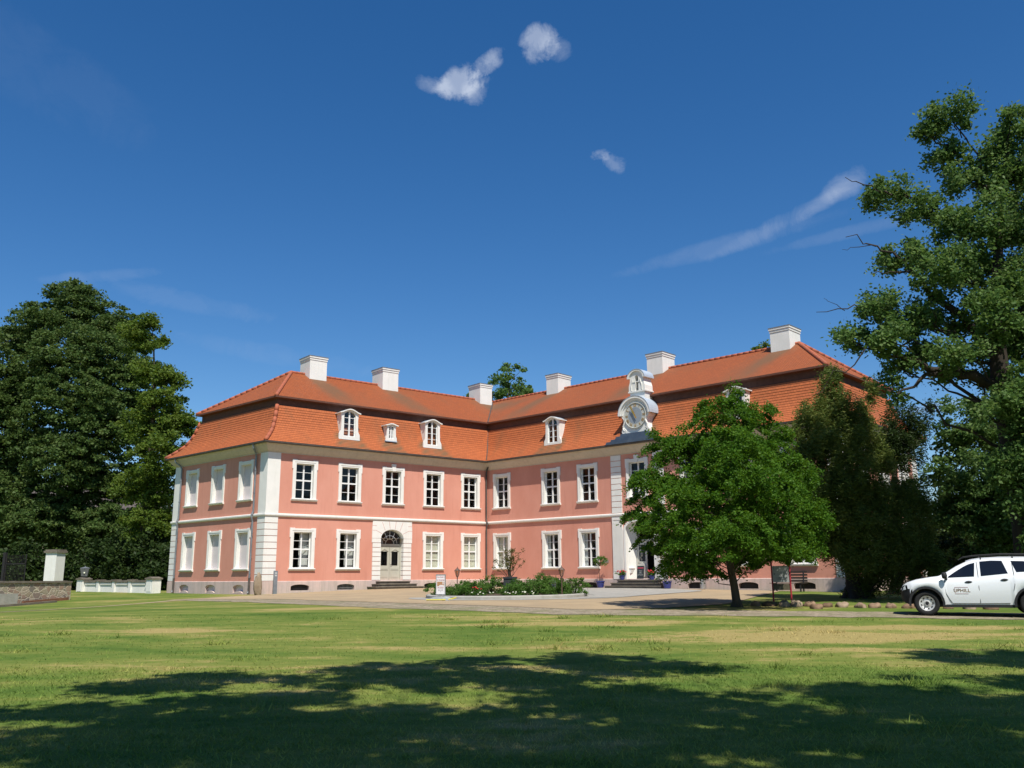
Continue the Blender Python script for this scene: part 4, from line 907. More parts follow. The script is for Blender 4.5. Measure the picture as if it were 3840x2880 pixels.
def clumps(rng, blobs, dens, cr, depth=1.0, shell=.45):
    cen = []; rad = []; ax = []
    for x, y, z, rx, rz, w in blobs:
        ry = rx * depth if rx < 2.6 else rx * .85
        n = max(3, int(dens * w * (rx * ry + rx * rz * 2) / 1.0)); u = rng.normal(0, 1, (n, 3)); u /= np.linalg.norm(u, axis=1)[:, None]; r = rng.uniform(0, 1, n) ** shell
        q = u * r[:, None] * np.array([rx, ry, rz]); cen.append(q + np.array([x, y, z])); rad.append(cr * rng.uniform(.6, 1.35, n)); ax.append(u)
    return np.concatenate(cen), np.concatenate(rad), np.concatenate(ax)
def limb(g, p, q, r0, r1, rng, sag=.12, n=7):
    p, q = np.array(p, float), np.array(q, float); L = np.linalg.norm(q - p); pts = []
    mid = np.array([0, 0, L * sag]); w = rng.normal(0, .035 * L, (n + 1, 3)); w[0] = 0; w[-1] = 0
    for i in range(n + 1): t = i / n; pts.append(p + (q - p) * t + mid * 4 * t * (1 - t) * (.6) + w[i])
    g.tube(pts, [r0 + (r1 - r0) * (i / n) ** .8 for i in range(n + 1)], 7, False)
def tree(name, label, cat, base, trunk, blobs, leafm, barkm, dens, cr, per, ll, lw, flat=.6, droop=0., seed=1, group=None, limb_r=.07, twigs=3, shell=.45, depth=1.0, low=0):
    rng = np.random.default_rng(seed); bx, by = base; bz = gf(bx, by); Mx = T(bx, by, bz)
    t = thing(name, label, cat, Mx, group)
    g = G(); tp = [Vector(q[:3]) for q in trunk]; g.tube(tp, [q[3] for q in trunk], 12, False)
    for k in range(5):                                     # root flare
        a = 2 * PI * k / 5 + .4; r = trunk[0][3]; g.tube([(tp[0].x + math.cos(a) * r * .5, tp[0].y + math.sin(a) * r * .5, tp[0].z + r * 2.2), (tp[0].x + math.cos(a) * r * 1.15, tp[0].y + math.sin(a) * r * 1.15, tp[0].z + r * .5), (tp[0].x + math.cos(a) * r * 1.9, tp[0].y + math.sin(a) * r * 1.9, tp[0].z - .06)], [r * .35, r * .42, r * .2], 6, False)
    cen, rad, ax = clumps(rng, blobs, dens, cr, depth, shell); tz = np.array([q.z for q in tp])
    for b in blobs:
        if b[2] - bz < low: continue
        c = np.array(b[:3]); zt = c[2] - .45 * math.hypot(c[0] - tp[-1].x, c[1] - tp[-1].y) - .2; i = int(np.clip(np.searchsorted(tz, zt), 1, len(tp) - 1)); f = np.clip((zt - tz[i - 1]) / (tz[i] - tz[i - 1] + 1e-6), 0, 1)
        s = tp[i - 1].lerp(tp[i], float(f)); L = np.linalg.norm(c - np.array(s)); r0 = min(limb_r * (.5 + .16 * L), .75 * trunk[min(i, len(trunk) - 1)][3] + .02)
        limb(g, s, c, r0, r0 * .3, rng, .10)
        for _ in range(twigs):
            e = c + rng.normal(0, .33, 3) * np.array([b[3], b[3], b[4]]); limb(g, c + (np.array(s) - c) * rng.uniform(0, .35), e, r0 * .4, r0 * .12, rng, .06, 4)
    g2 = g.build('trunk', barkm, t, Matrix(), smooth=True, fixn=False)
    V = leaf_cloud(rng, cen, rad, per, ll, lw, flat, droop, ax); fast_mesh('crown', V, np.arange(len(V)).reshape(-1, 4), leafm, t, Matrix())
    return t
B_LIME = [[7.72,29.9,6.88,0.5,0.77,1],[6.99,29.3,6.13,0.97,0.8,1],[8.27,30.4,6.12,1.1,0.92,1],[6.17,29.9,5.22,0.99,0.9,1],[8.98,30.2,5.16,1.0,1.0,1],[7.13,28.4,4.66,1.63,1.11,1],[7.91,31.5,5.06,1.81,1.24,1],[5.52,30.4,5.11,0.83,0.73,1],[4.97,30.1,3.98,1.09,0.64,1],[9.55,29.9,4.2,0.99,0.9,1],[5.7,28.0,3.51,1.35,0.93,1],[7.66,27.8,3.4,1.51,1.01,1],[7.49,32.1,3.68,1.94,1.16,1],[9.57,31.3,3.7,1.13,1.04,1],[4.63,29.9,3.07,0.99,0.59,1],[4.41,29.4,4.09,0.62,0.36,1],[9.88,30.1,2.96,1.0,0.73,1],[5.35,28.2,2.36,1.28,0.77,1],[6.87,27.6,2.16,1.58,0.75,1],[8.53,28.5,2.1,1.29,0.77,1],[6.99,31.9,2.25,1.83,0.87,1],[8.95,32.1,2.34,1.74,0.87,1],[4.9,30.2,2.11,0.91,0.64,1],[9.97,30.1,1.9,0.73,0.55,1],[5.45,29.0,1.3,0.96,0.44,1],[7.25,30.1,1.13,0.64,0.55,1],[8.83,30.6,1.38,1.48,0.51,1],[6.67,31.1,1.23,1.13,0.38,1],[4.97,30.3,5.48,0.55,0.37,1],[4.32,29.1,2.67,0.53,0.35,1],[6.98,29.6,0.83,0.27,0.36,1],[7.6,28.7,1.28,0.95,0.43,1],[10.02,29.5,2.74,0.62,0.4,1]]
B_YEW = [[13.49,36.5,9.07,0.44,0.66,1],[13.56,36.5,7.92,0.83,0.77,1],[12.49,36.1,7.4,0.76,0.76,1],[14.08,36.5,7.46,0.88,0.88,1],[12.11,36.2,6.31,0.77,0.87,1],[13.11,35.6,6.32,1.18,0.97,1],[14.81,36.8,6.83,0.67,1.22,1],[15.3,36.8,8.43,0.28,0.67,1],[12.25,35.9,5.16,1.19,0.98,1],[13.43,35.3,5.08,1.28,0.96,1],[15.22,36.7,5.68,0.66,0.78,1],[12.52,35.4,4.04,1.28,0.96,1],[14.04,35.5,3.93,1.18,1.07,1],[15.57,36.3,4.1,1.1,0.88,1],[16.77,36.8,4.02,0.67,0.89,1],[12.23,36.0,3.18,0.98,0.76,1],[13.41,35.2,2.86,1.38,0.96,1],[15.13,35.8,2.88,1.19,0.97,1],[16.73,36.7,3.03,0.66,1.0,1],[12.63,36.3,2.23,0.99,0.55,1],[13.6,35.4,1.83,1.39,0.86,1],[15.1,35.7,1.94,1.19,0.86,1],[16.64,36.5,2.06,0.66,0.77,1],[14.33,36.7,0.8,0.66,0.78,1],[15.11,36.2,1.0,0.77,0.66,1],[16.08,35.9,1.31,0.65,0.54,1],[16.59,35.6,1.41,0.54,0.32,1],[14.03,36.9,0.17,0.67,0.45,1]]
B_YEWB = [[18.43,41.5,8.33,0.75,0.75,1],[17.82,41.5,7.31,0.75,1.0,1],[18.7,41.5,7.3,1.0,1.0,1],[18.35,41.5,6.29,1.13,0.75,1],[19.45,41.5,7.81,0.56,0.75,1],[19.86,41.5,8.71,0.31,0.56,1],[17.37,41.5,6.55,0.75,0.88,1],[19.15,41.5,6.79,0.63,0.5,1],[18.17,41.5,4.54,1.0,1.13,1],[18.27,41.5,3.06,1.13,1.13,1],[18.0,41.5,1.6,0.88,1.0,1]]
B_BIGR = [[16.05,29.5,17.28,1.07,0.49,1],[15.38,29.8,17.02,0.63,0.49,1],[17.96,29.0,16.78,0.61,0.79,1],[17.46,29.5,16.0,0.8,0.62,1],[16.13,30.0,15.84,0.82,0.63,1],[16.54,29.5,14.75,0.98,0.71,1],[18.03,29.5,15.16,0.8,0.98,1],[13.89,29.9,14.44,0.99,0.5,1],[14.8,29.7,13.83,0.99,0.54,1],[15.52,29.0,13.02,0.88,0.7,1],[16.35,28.5,12.8,1.03,0.95,1],[18.34,30.0,13.21,1.09,1.36,1],[13.95,29.5,11.94,1.07,0.58,1],[14.82,28.9,11.32,1.13,0.79,1],[16.97,30.3,11.71,1.28,1.01,1],[17.41,28.9,10.72,1.05,1.13,1],[12.96,29.8,10.17,0.99,0.45,1],[13.72,29.1,9.57,1.05,0.62,1],[15.53,30.1,10.05,1.09,0.82,1],[15.94,28.5,9.37,1.12,0.86,1],[18.08,30.1,9.25,1.0,1.09,1],[11.79,29.7,8.99,0.9,0.36,1],[12.9,29.3,8.78,1.06,0.49,1],[14.42,30.1,8.5,0.82,0.5,1],[14.8,28.3,8.13,0.94,0.51,1],[17.18,30.3,8.72,1.1,0.55,1],[13.49,29.8,7.95,0.54,0.45,1],[15.09,29.7,7.82,0.63,0.36,1],[13.0,29.7,7.18,0.45,0.54,1],[16.94,30.8,7.68,0.56,0.37,1],[16.96,29.2,7.32,0.79,0.53,1],[19.48,29.5,14.53,1.78,2.23,1],[19.14,29.5,10.04,1.78,2.23,1],[18.38,29.5,7.19,1.34,1.07,1]]
B_TREES_R1 = [[20.82,40.0,8.05,1.21,1.09,1],[22.47,41.0,7.2,1.49,1.36,1],[20.38,40.0,6.32,1.21,1.21,1],[19.76,40.0,5.11,1.33,0.97,1],[20.94,39.0,5.24,1.65,1.3,1],[23.05,40.0,6.31,1.45,1.93,1],[20.58,40.0,3.91,1.57,1.21,1],[21.7,39.0,3.83,1.77,1.41,1],[19.83,40.5,3.59,0.98,0.86,1],[23.59,40.5,4.53,1.47,1.83,1],[20.67,40.0,2.61,1.45,0.97,1],[22.54,40.4,2.5,1.71,1.1,1]]
B_TREES_R2 = [[24.4,50.0,3.46,1.81,1.36,1],[25.47,50.0,2.43,2.42,1.36,1],[27.84,50.0,2.41,2.42,1.66,1],[23.94,50.0,2.0,1.36,1.21,1],[26.22,50.0,1.26,2.42,0.91,1],[28.27,50.0,1.1,2.11,0.91,1],[29.52,50.0,3.87,2.26,2.26,1]]
B_LEFT1 = [[-38.05,74.0,25.01,2.9,1.56,1],[-39.41,73.0,22.78,3.31,1.76,1],[-35.75,75.0,23.1,2.94,1.81,1],[-42.32,74.0,21.41,2.68,1.79,1],[-33.7,75.0,21.13,2.49,1.59,1],[-35.83,71.0,19.4,4.29,2.36,1],[-39.95,72.0,17.84,3.26,2.39,1],[-32.99,72.0,17.34,3.26,2.39,1],[-35.15,70.0,15.14,4.23,2.54,1],[-42.91,74.0,16.45,2.68,2.68,1],[-39.37,72.0,12.43,3.7,2.61,1],[-32.57,71.0,12.67,3.64,2.57,1],[-35.07,70.0,9.95,4.02,2.54,1],[-42.41,74.0,10.04,3.13,3.13,1],[-38.8,72.0,7.18,3.48,2.39,1],[-33.07,72.0,8.44,3.26,2.39,1],[-35.55,71.0,5.6,3.43,1.93,1],[-40.63,73.0,5.11,2.87,1.98,1],[-38.02,72.0,3.98,1.96,1.09,1],[-32.78,76.0,16.31,1.84,2.07,1],[-33.01,72.0,5.43,2.39,1.74,1]]
B_LEFT2 = [[-30.28,71.0,21.89,0.96,0.96,1],[-31.51,72.0,21.02,1.52,1.3,1],[-29.7,71.0,20.27,0.86,0.75,1],[-28.6,71.0,17.54,1.29,1.07,1],[-30.14,71.5,17.66,1.51,1.51,1],[-27.69,71.0,17.08,0.75,0.96,1],[-28.65,71.0,15.29,1.93,1.29,1],[-29.98,72.0,13.25,2.39,1.96,1],[-27.64,71.0,13.51,1.5,1.5,1],[-26.74,71.0,13.07,1.07,1.29,1],[-28.12,70.0,10.75,2.32,1.9,1],[-26.96,71.5,10.51,1.08,1.3,1],[-29.82,71.5,8.36,2.37,1.94,1],[-28.04,71.5,7.71,1.73,1.94,1],[-28.94,71.0,5.34,2.36,1.71,1],[-27.62,71.0,4.7,1.07,1.29,1],[-28.77,71.0,3.25,1.71,1.07,1],[-27.48,70.5,2.61,0.64,1.28,1]]
B_LEFT0 = [[-43.84,70.0,19.2,2.96,2.54,1],[-42.7,70.0,15.19,3.17,3.17,1],[-42.39,70.0,10.85,3.17,3.17,1],[-41.51,70.0,7.03,3.17,2.75,1],[-41.37,70.0,4.13,2.75,1.9,1]]
B_BACK1 = [[-0.44,97.0,24.09,1.17,0.88,1],[1.21,97.0,23.77,0.88,0.73,1],[-0.9,97.0,22.4,2.34,1.17,1],[-2.4,97.0,21.19,1.76,1.17,1],[0.9,97.0,21.78,2.05,1.32,1],[-3.89,97.0,20.59,1.46,0.73,1],[1.93,97.0,20.55,1.17,0.88,1],[-0.61,97.0,20.26,3.51,1.46,1],[-0.63,97.0,16.04,4.39,3.51,1]]
B_BACK2 = [[23.68,80.0,22.06,0.43,0.39,1],[22.9,80.0,21.55,0.53,0.34,1],[23.29,80.0,21.03,1.09,0.53,1],[22.96,80.0,17.98,1.93,2.42,1]]
B_SHADE = [[-2.52,6.56,9.33,0.72],[-3.23,6.18,8.92,0.43],[-2.79,3.76,9.77,0.51],[-3.56,4.08,9.04,0.36],[-1.69,4.61,8.78,0.77],[-1.22,6.42,9.82,0.34],[-0.49,3.68,11.34,0.52],[-0.06,6.67,11.04,0.66],[0.58,5.49,10.92,0.86],[1.28,8.31,10.23,0.54],[1.69,6.41,10.23,0.62],[3.09,8.19,10.69,0.72],[3.41,7.35,10.06,0.62],[4.38,7.34,10.46,0.63],[2.04,6.6,9.25,0.68],[3.19,3.68,11.36,0.92],[4.32,3.69,11.07,0.58],[4.7,2.76,10.98,0.44],[6.26,4.35,10.99,0.51],[6.18,4.4,9.45,0.79],[6.81,4.31,9.8,0.57],[10.3,6.51,14.14,0.83],[10.06,6.05,13.24,0.65],[7.6,3.33,11.13,0.63],[-2.11,1.24,11.18,0.66],[-1.75,2.79,8.81,0.66],[-0.74,2.19,10.37,0.69],[0.11,2.31,10.57,0.71],[0.86,3.17,10.08,0.7],[1.65,3.46,9.08,0.73],[2.69,2.34,9.96,0.68],[3.39,3.29,8.82,0.65],[4.55,1.1,11.33,0.6],[5.47,1.55,11.14,0.68],[5.91,1.65,10.17,0.64],[-1.79,1.29,9.43,0.66],[-0.01,0.16,11.25,0.66],[1.25,0.91,10.24,0.68],[2.87,0.13,11.17,0.66],[4.27,0.17,11.05,0.65],[5.49,0.76,10.04,0.65],[9.04,4.73,11.64,0.55]]
# ---- the trees
TL = tree
B_LIME = [[b[0], b[1], b[2] + (.32 if b[2] < 1.6 and b[0] > 8 else 0)] + b[3:] for b in B_LIME if not (b[2] < 1.35 and 6.9 < b[0] < 8.2)]
tree('young_tree', 'bright green young tree with a broad layered crown on the yard by the portal', 'tree', (7.36, 29.94),
     [(7.36, 29.94, -.1, .145), (7.30, 29.94, .6, .128), (7.20, 29.95, 1.3, .12), (7.2, 29.95, 2.4, .10), (7.35, 29.95, 4.0, .08), (7.55, 29.92, 5.6, .05), (7.7, 29.9, 7.0, .02)], B_LIME, M['lime'], M['bark'], 11, .27, 180, .094, .052, .52, .85, 11, limb_r=.02, twigs=2, low=1.75)
tree('conifer', 'dark green yew-like conifer with ragged upright tips before the right house corner', 'tree', (13.75, 36.6),
     [(13.75, 36.6, -.1, .32), (13.7, 36.6, 1.5, .25), (13.6, 36.5, 4, .18), (13.55, 36.5, 7, .10), (13.5, 36.5, 9.3, .03)], B_YEW, M['yew'], M['barkdark'], 26, .26, 90, .16, .036, 1.7, .1, 12, limb_r=.035, twigs=2)
B_YEWB = B_YEWB[:7]
tree('conifer', 'blackish conifer standing just behind the dark yew, leaning right towards the eave', 'tree', (17.6, 41.6),
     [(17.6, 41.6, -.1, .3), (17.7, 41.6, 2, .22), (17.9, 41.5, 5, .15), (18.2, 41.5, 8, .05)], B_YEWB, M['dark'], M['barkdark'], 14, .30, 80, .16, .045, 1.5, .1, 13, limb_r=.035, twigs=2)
B_BIGR += [[16.0, 28.4, 6.3, .9, .7, 1], [17.3, 28.2, 5.4, 1.1, .9, 2], [16.5, 28.6, 4.3, 1.0, .8, 2], [16.9, 28.4, 6.4, .9, .6, 2], [17.2, 28.5, 2.2, .9, .7, 2], [18.2, 28.6, 6.8, 1.2, 1.0, 2], [17.9, 28.4, 4.0, 1.1, .8, 2], [18.8, 29.2, 5.2, 1.2, 1.2, 1], [21, 29, 12, 2.2, 1.8, .7], [23.5, 29.5, 9, 2.4, 1.8, .7], [21.5, 28.2, 15, 2.2, 1.8, .7], [25, 30, 12.5, 2.5, 2, .7], [21.5, 30.5, 8, 2, 1.6, .7], [24, 30, 16, 2.4, 2, .7], [27, 31, 9.5, 2.4, 2, .7], [20.5, 30, 17.5, 2.2, 1.6, .7], [17.0, 28.6, 3.0, 1.0, .7, 1]]
big = tree('broad_tree', 'tall spreading old tree with bare limbs at the right edge, behind the white car', 'tree', (17.3, 30.2),
     [(17.3, 30.2, -.2, .50), (17.2, 30.0, 2.5, .41), (16.95, 29.7, 5, .37), (16.7, 29.5, 7.1, .33), (16.75, 29.5, 9.2, .26), (17.1, 29.5, 11.5, .18), (17.5, 29.5, 14, .08)], B_BIGR, M['oakr'], M['barkdark'], 7.2, .40, 150, .145, .082, .85, .3, 14, limb_r=.055, twigs=3)
rng = np.random.default_rng(9)
for runs in ((((16.6, 29.5, 7.3), (14.6, 29.4, 7.75), .22, .15, .02), ((14.6, 29.4, 7.75), (12.9, 29.6, 8.4), .14, .05, .06)), (((14.6, 29.4, 7.75), (13.0, 29.2, 6.9), .10, .03, .06),), (((16.6, 29.5, 8.6), (13.6, 29.5, 11.9), .17, .05, .05), ((13.6, 29.5, 11.9), (11.9, 29.6, 12.7), .05, .012, .08)),
             (((14.2, 29.5, 11.2), (12.6, 29.3, 11.2), .05, .012, .1),), (((13.0, 29.5, 10.0), (10.6, 29.5, 9.9), .04, .01, .06),), (((12.2, 29.5, 8.6), (10.4, 29.6, 7.0), .03, .008, -.06),), (((13.6, 29.4, 14.2), (12.0, 29.4, 14.9), .04, .01, .04),), (((12.9, 29.5, 12.3), (11.7, 29.5, 12.2), .02, .006, .05),), (((11.6, 29.5, 9.95), (10.9, 29.5, 10.4), .016, .005, .05),)):
    g = G()
    for p_, q_, r0_, r1_, sg_ in runs: limb(g, p_, q_, r0_, r1_, rng, sg_)
    g.build('bare_branch', M['barkdark'], big, Matrix(), smooth=True, fixn=False)
B_R1 = B_TREES_R1; B_R2 = B_TREES_R2
tree('broad_tree', 'shaded dark green tree filling the gap between house corner and tall spreading tree', 'tree', (23.3, 40.5),
     [(23.3, 40.5, -.1, .3), (23.2, 40.3, 3, .22), (23.0, 40, 6, .14), (22.9, 40, 8.6, .05)], B_R1, M['oakr'], M['barkdark'], 7, .42, 110, .18, .10, .6, .2, 15, limb_r=.05)
tree('broad_tree', 'low blackish tree behind the white car roof, furthest back at the right edge', 'tree', (28.0, 50.3),
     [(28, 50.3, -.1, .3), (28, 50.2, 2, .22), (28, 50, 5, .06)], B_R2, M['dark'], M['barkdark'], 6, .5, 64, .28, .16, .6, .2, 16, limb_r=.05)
SC_ = 1.13
def push(B): return [[x * SC_, y * SC_, 1 + (z - 1) * SC_, a * SC_, b * SC_, w] for x, y, z, a, b, w in B]
B_LEFT1, B_LEFT0 = push(B_LEFT1), push(B_LEFT0)
B_LEFT1 += [[-50 + i * 3.7, 80 - (i % 3), 4.0 + (i * 7 % 5) * .5, 2.8, 2.0, 1] for i in range(6)]
tree('old_tree', 'huge domed dark green tree left of the house, tallest of the left group', 'tree', (-41, 84.2),
     [(-41, 84.2, -.2, .8), (-41, 84, 4, .65), (-41.3, 83.8, 10, .5), (-41, 83.7, 16, .34), (-40.9, 83.6, 21, .16), (-40.9, 83.6, 25, .05)], B_LEFT1, M['chest'], M['barkdark'], 4.6, .62, 90, .27, .165, .5, .25, 17, limb_r=.06, twigs=3, shell=.5, depth=.9)
tree('old_tree', 'lighter green slender tree between the huge domed tree and the left house end', 'tree', (-29.4, 71.2),
     [(-29.4, 71.2, -.2, .42), (-29.4, 71.2, 4, .34), (-29.2, 71, 10, .25), (-29.4, 71, 16, .13), (-29.8, 71, 20.5, .04)], B_LEFT2, M['light'], M['bark'], 4.8, .58, 90, .24, .145, .55, .3, 18, limb_r=.06, twigs=3)
tree('old_tree', 'dark leafy tree cut by the left photo edge beside the huge domed tree', 'tree', (-48.2, 79.6),
     [(-48.2, 79.6, -.2, .5), (-48.2, 79.5, 5, .4), (-48.3, 79.3, 12, .25), (-48.3, 79, 19, .06)], B_LEFT0, M['chest'], M['barkdark'], 2.6, .8, 100, .29, .18, .5, .25, 19, limb_r=.08)
tree('distant_tree', 'loose green treetop showing above the roof valley behind the chimneys', 'tree', (-.4, 97),
     [(-.4, 97, 0, .5), (-.4, 97, 8, .4), (-.5, 97, 16, .25), (-.4, 97, 22, .05)], B_BACK1, M['oakr'], M['bark'], 1.9, .5, 46, .33, .2, .6, .2, 20, limb_r=.05)
tree('distant_tree', 'small treetop just showing above the ridge left of the rightmost chimney', 'tree', (22.4, 80),
     [(22.4, 80, 0, .4), (22.4, 80, 10, .25), (22.4, 80, 20, .05)], B_BACK2, M['light'], M['bark'], 3, .4, 50, .25, .15, .6, .2, 21, limb_r=.04)
# the trees behind the photographer that shade the near lawn
sh = {0: [], 1: [], 2: []}; tb = [(-9, -8), (4, -10), (15, -7)]
for x, y, z, r in B_SHADE:
    k = min(range(3), key=lambda i: abs(tb[i][0] - x)); sh[k].append([x, y, z, r * 1.42, r * .8, 1])
rr = random.Random(12)
for i in range(70):                                    # unseen extra canopy, added overhead and behind to block sky light
    x, y = rr.uniform(-18, 24), rr.uniform(-18, .5); z = rr.uniform(9.5, 17); k = min(range(3), key=lambda i: abs(tb[i][0] - x)); sh[k].append([x, y, z, rr.uniform(1.8, 2.5), rr.uniform(1.0, 1.6), .3])
for k, lb in enumerate(('big shade tree behind the camera casting the left part of the lawn shadow', 'big shade tree behind the camera casting the middle of the lawn shadow', 'big shade tree behind the camera casting the right part of the lawn shadow')):
    bx, by = tb[k]
    tree('shade_tree', lb, 'tree', (bx, by), [(bx, by, -1, .5), (bx, by, 4, .42), (bx, by + .5, 9, .32), (bx, by + 1.5, 14, .2), (bx, by + 2, 18, .08)], sh[k], M['oakr'], M['bark'], 10, .38, 70, .22, .14, .55, .2, 30 + k, 'trees behind the camera that shade the lawn', limb_r=.012, twigs=1)

_sb = []; rr = random.Random(41)
for i in range(26): _sb.append([rr.uniform(20.5, 26), rr.uniform(17.5, 24.5), rr.uniform(10, 23), rr.uniform(1.3, 2.0), rr.uniform(1.0, 1.5), 1])
tree('shade_tree', 'big shade tree beyond the right photo edge that darkens the tall spreading tree', 'tree', (23.5, 19.5), [(23.5, 19.5, -1, .5), (23.5, 19.6, 5, .42), (23.4, 20, 11, .3), (23.3, 20.5, 18, .15), (23.2, 21, 22, .06)], _sb, M['oakr'], M['bark'], 3.2, .5, 90, .2, .13, .7, .2, 44, 'trees behind the camera that shade the lawn', limb_r=.03, twigs=2)

# ---- a wood closing the park on the right, far left and behind the house (one mass, nobody could count it)
def wood():
    rng = np.random.default_rng(77); cen = []; rad = []
    for _ in range(6500):
        a = rng.uniform(-.62, 3.8); r = rng.uniform(74, 104) if a < .75 else rng.uniform(118, 150); x, y = r * math.cos(a), 30 + r * math.sin(a); h = (15 + 5 * math.sin(a * 9) + 3 * math.sin(a * 23)) * (1.0 if a < .75 else .62 if a < 2.7 else .85)
        cen.append((x, y, gf(x, y) + h * rng.uniform(0, 1))); rad.append(rng.uniform(1.6, 2.8))
    V = leaf_cloud(rng, np.array(cen), np.array(rad), 34, 1.0, .62, .7); tag(fast_mesh('distant_wood', V, np.arange(len(V)).reshape(-1, 4), M['chest']), 'dense green wood closing the park on both sides', 'wood', kind='stuff')
wood()

# ---- shrubs
def shrub(name, label, cat, x, y, w, h, m, dens=16, ll=.09, lw=.045, seed=1, group=None, cr=.16, per=46, z0=0.0, par=None):
    rng = np.random.default_rng(seed); z = gf(x, y) + z0; Mx = T(x, y, z); t = thing(name, label, cat, Mx, group) if par is None else par
    b = [[x, y, z + h * .42, w * .5, h * .5, 1], [x - w * .22, y + .05, z + h * .34, w * .32, h * .36, 1], [x + w * .24, y - .05, z + h * .36, w * .3, h * .38, 1], [x + w * .05, y, z + h * .72, w * .25, h * .26, 1]]
    g = G(); rr = random.Random(seed)
    for k in range(7): a = rr.uniform(0, 6.28); q = rr.uniform(.1, .4) * w; g.tube([(x, y, z - .03), (x + math.cos(a) * q * .4, y + math.sin(a) * q * .4, z + h * .4), (x + math.cos(a) * q, y + math.sin(a) * q, z + h * rr.uniform(.6, .95))], [.018, .013, .005], 5, False)
    g.build('stem', M['bark'], t, Matrix(), fixn=False)
    cen, rad, ax = clumps(rng, b, dens, cr); V = leaf_cloud(rng, cen, rad, per, ll, lw, .8, .1, ax); fast_mesh('foliage', V, np.arange(len(V)).reshape(-1, 4), m, t, Matrix()); return t
und = 'shrubs in the shade under the left trees'
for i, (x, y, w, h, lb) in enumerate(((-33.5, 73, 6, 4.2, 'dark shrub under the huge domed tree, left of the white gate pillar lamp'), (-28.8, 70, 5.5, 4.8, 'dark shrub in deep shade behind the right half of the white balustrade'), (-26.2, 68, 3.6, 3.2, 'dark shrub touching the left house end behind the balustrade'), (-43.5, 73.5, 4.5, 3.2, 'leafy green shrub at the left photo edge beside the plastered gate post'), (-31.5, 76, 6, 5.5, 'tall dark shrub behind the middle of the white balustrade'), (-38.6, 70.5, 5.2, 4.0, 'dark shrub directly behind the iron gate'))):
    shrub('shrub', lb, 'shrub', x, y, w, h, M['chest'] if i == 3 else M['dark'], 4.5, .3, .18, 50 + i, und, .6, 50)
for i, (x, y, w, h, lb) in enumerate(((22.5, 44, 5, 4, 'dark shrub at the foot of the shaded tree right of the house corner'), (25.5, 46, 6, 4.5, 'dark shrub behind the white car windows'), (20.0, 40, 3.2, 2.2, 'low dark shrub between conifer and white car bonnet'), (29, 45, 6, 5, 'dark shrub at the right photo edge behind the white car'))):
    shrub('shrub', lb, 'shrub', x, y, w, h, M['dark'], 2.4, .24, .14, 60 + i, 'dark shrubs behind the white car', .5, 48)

# ------------------------------------------------------------------ round flower bed
bz = gf(*BED); bed = thing('flower_bed', 'round flower bed with low pale stone kerb in the middle of the yard', 'flower bed', T(BED[0], BED[1], bz))
g = G(); ring = []
for r, dz in ((BR, -.12), (BR, .13), (BR - .03, .16), (BR - .22, .16), (BR - .25, .13), (BR - .25, -.1)):
    ring.append([(BED[0] + r * math.cos(t), BED[1] + r * math.sin(t), gf(BED[0] + BR * math.cos(t), BED[1] + BR * math.sin(t)) + dz) for t in [2 * PI * k / 64 for k in range(64)]])
g.loops(ring); g.build('kerb', M['lightstone'], bed, Matrix())
g = G(); rs = []
for r, dz in ((BR - .24, .07), (BR * .7, .13), (BR * .35, .18), (.02, .2)): rs.append([(BED[0] + r * math.cos(t), BED[1] + r * math.sin(t), gf(BED[0] + r * math.cos(t), BED[1] + r * math.sin(t)) + dz) for t in [2 * PI * k / 48 for k in range(48)]])
g.loops(rs); g.build('soil', M['soil'], bed, Matrix(), smooth=True)
bs = [(-3.2, 39.5, 1.2, .75, 'leftmost round green shrub in the flower bed, beside the poster stand'), (-2.35, 38.6, 1.2, .75, 'green shrub in the flower bed just right of the poster stand'), (-1.55, 38.1, 1.3, .8, 'low green shrub left of the white flowers in the round bed'), (-1.0, 39.2, 1.2, 1.15, 'taller green shrub left of the potted bush in the round bed'), (-.15, 38.0, .9, .62, 'dark rounded shrub right behind the white flowers in the round bed'), (.75, 37.8, 1.4, .85, 'wide green shrub right of the white flowers in the round bed'), (1.25, 39.4, 1.3, 1.2, 'tallest green shrub in the right half of the round bed'), (1.75, 38.6, 1.2, .8, 'green shrub beside the lamp in the right half of the bed'), (2.65, 39.2, 1.2, .95, 'rightmost bushy green shrub at the end of the round bed'), (.2, 40.2, 1.3, .85, 'green shrub in front of the pot in the middle of the bed'), (-2.2, 40.8, 1.4, .8, 'green shrub at the back of the bed below the left lamp'), (2.0, 41.3, 1.5, .85, 'green shrub at the back of the bed behind the right lamp')]
for i, (x, y, w, h, lb) in enumerate(bs): shrub('shrub', lb, 'shrub', x, y, w * 1.05, h * .84, M['bush'], 24, .065, .035, 80 + i, 'green shrubs in the round flower bed', .13, 70, .08)
def flowers(name, label, x, y, w, d, m, n, z0=.12, hh=.18, seed=1, grp=None):
    rr = random.Random(seed); z = gf(x, y) + z0; t = thing(name, label, 'flowers', T(x, y, z), grp); g = G(); g2 = G()
    for i in range(n):
        px, py, pz = x + rr.gauss(0, w / 2.4), y + rr.gauss(0, d / 2.4), z + rr.uniform(.4, 1) * hh
        g.lathe([(.004, -.015), (.035, 0), (.03, .022), (.004, .026)], 6, px, py, pz); g2.tube([(px, py, z - .05), (px, py, pz)], .006, 4, False)
        for k in range(2): a = rr.uniform(0, 6.3); c_, s_ = math.cos(a) * .05, math.sin(a) * .05; g2.face([(px, py, pz - .06), (px + c_ - s_ * .4, py + s_ + c_ * .4, pz - .04), (px + c_ * 2, py + s_ * 2, pz - .05), (px + c_ + s_ * .4, py + s_ - c_ * .4, pz - .06)])
    g.build('blossom', m, t, Matrix()); g2.build('stem', M['bush'], t, Matrix()); return t
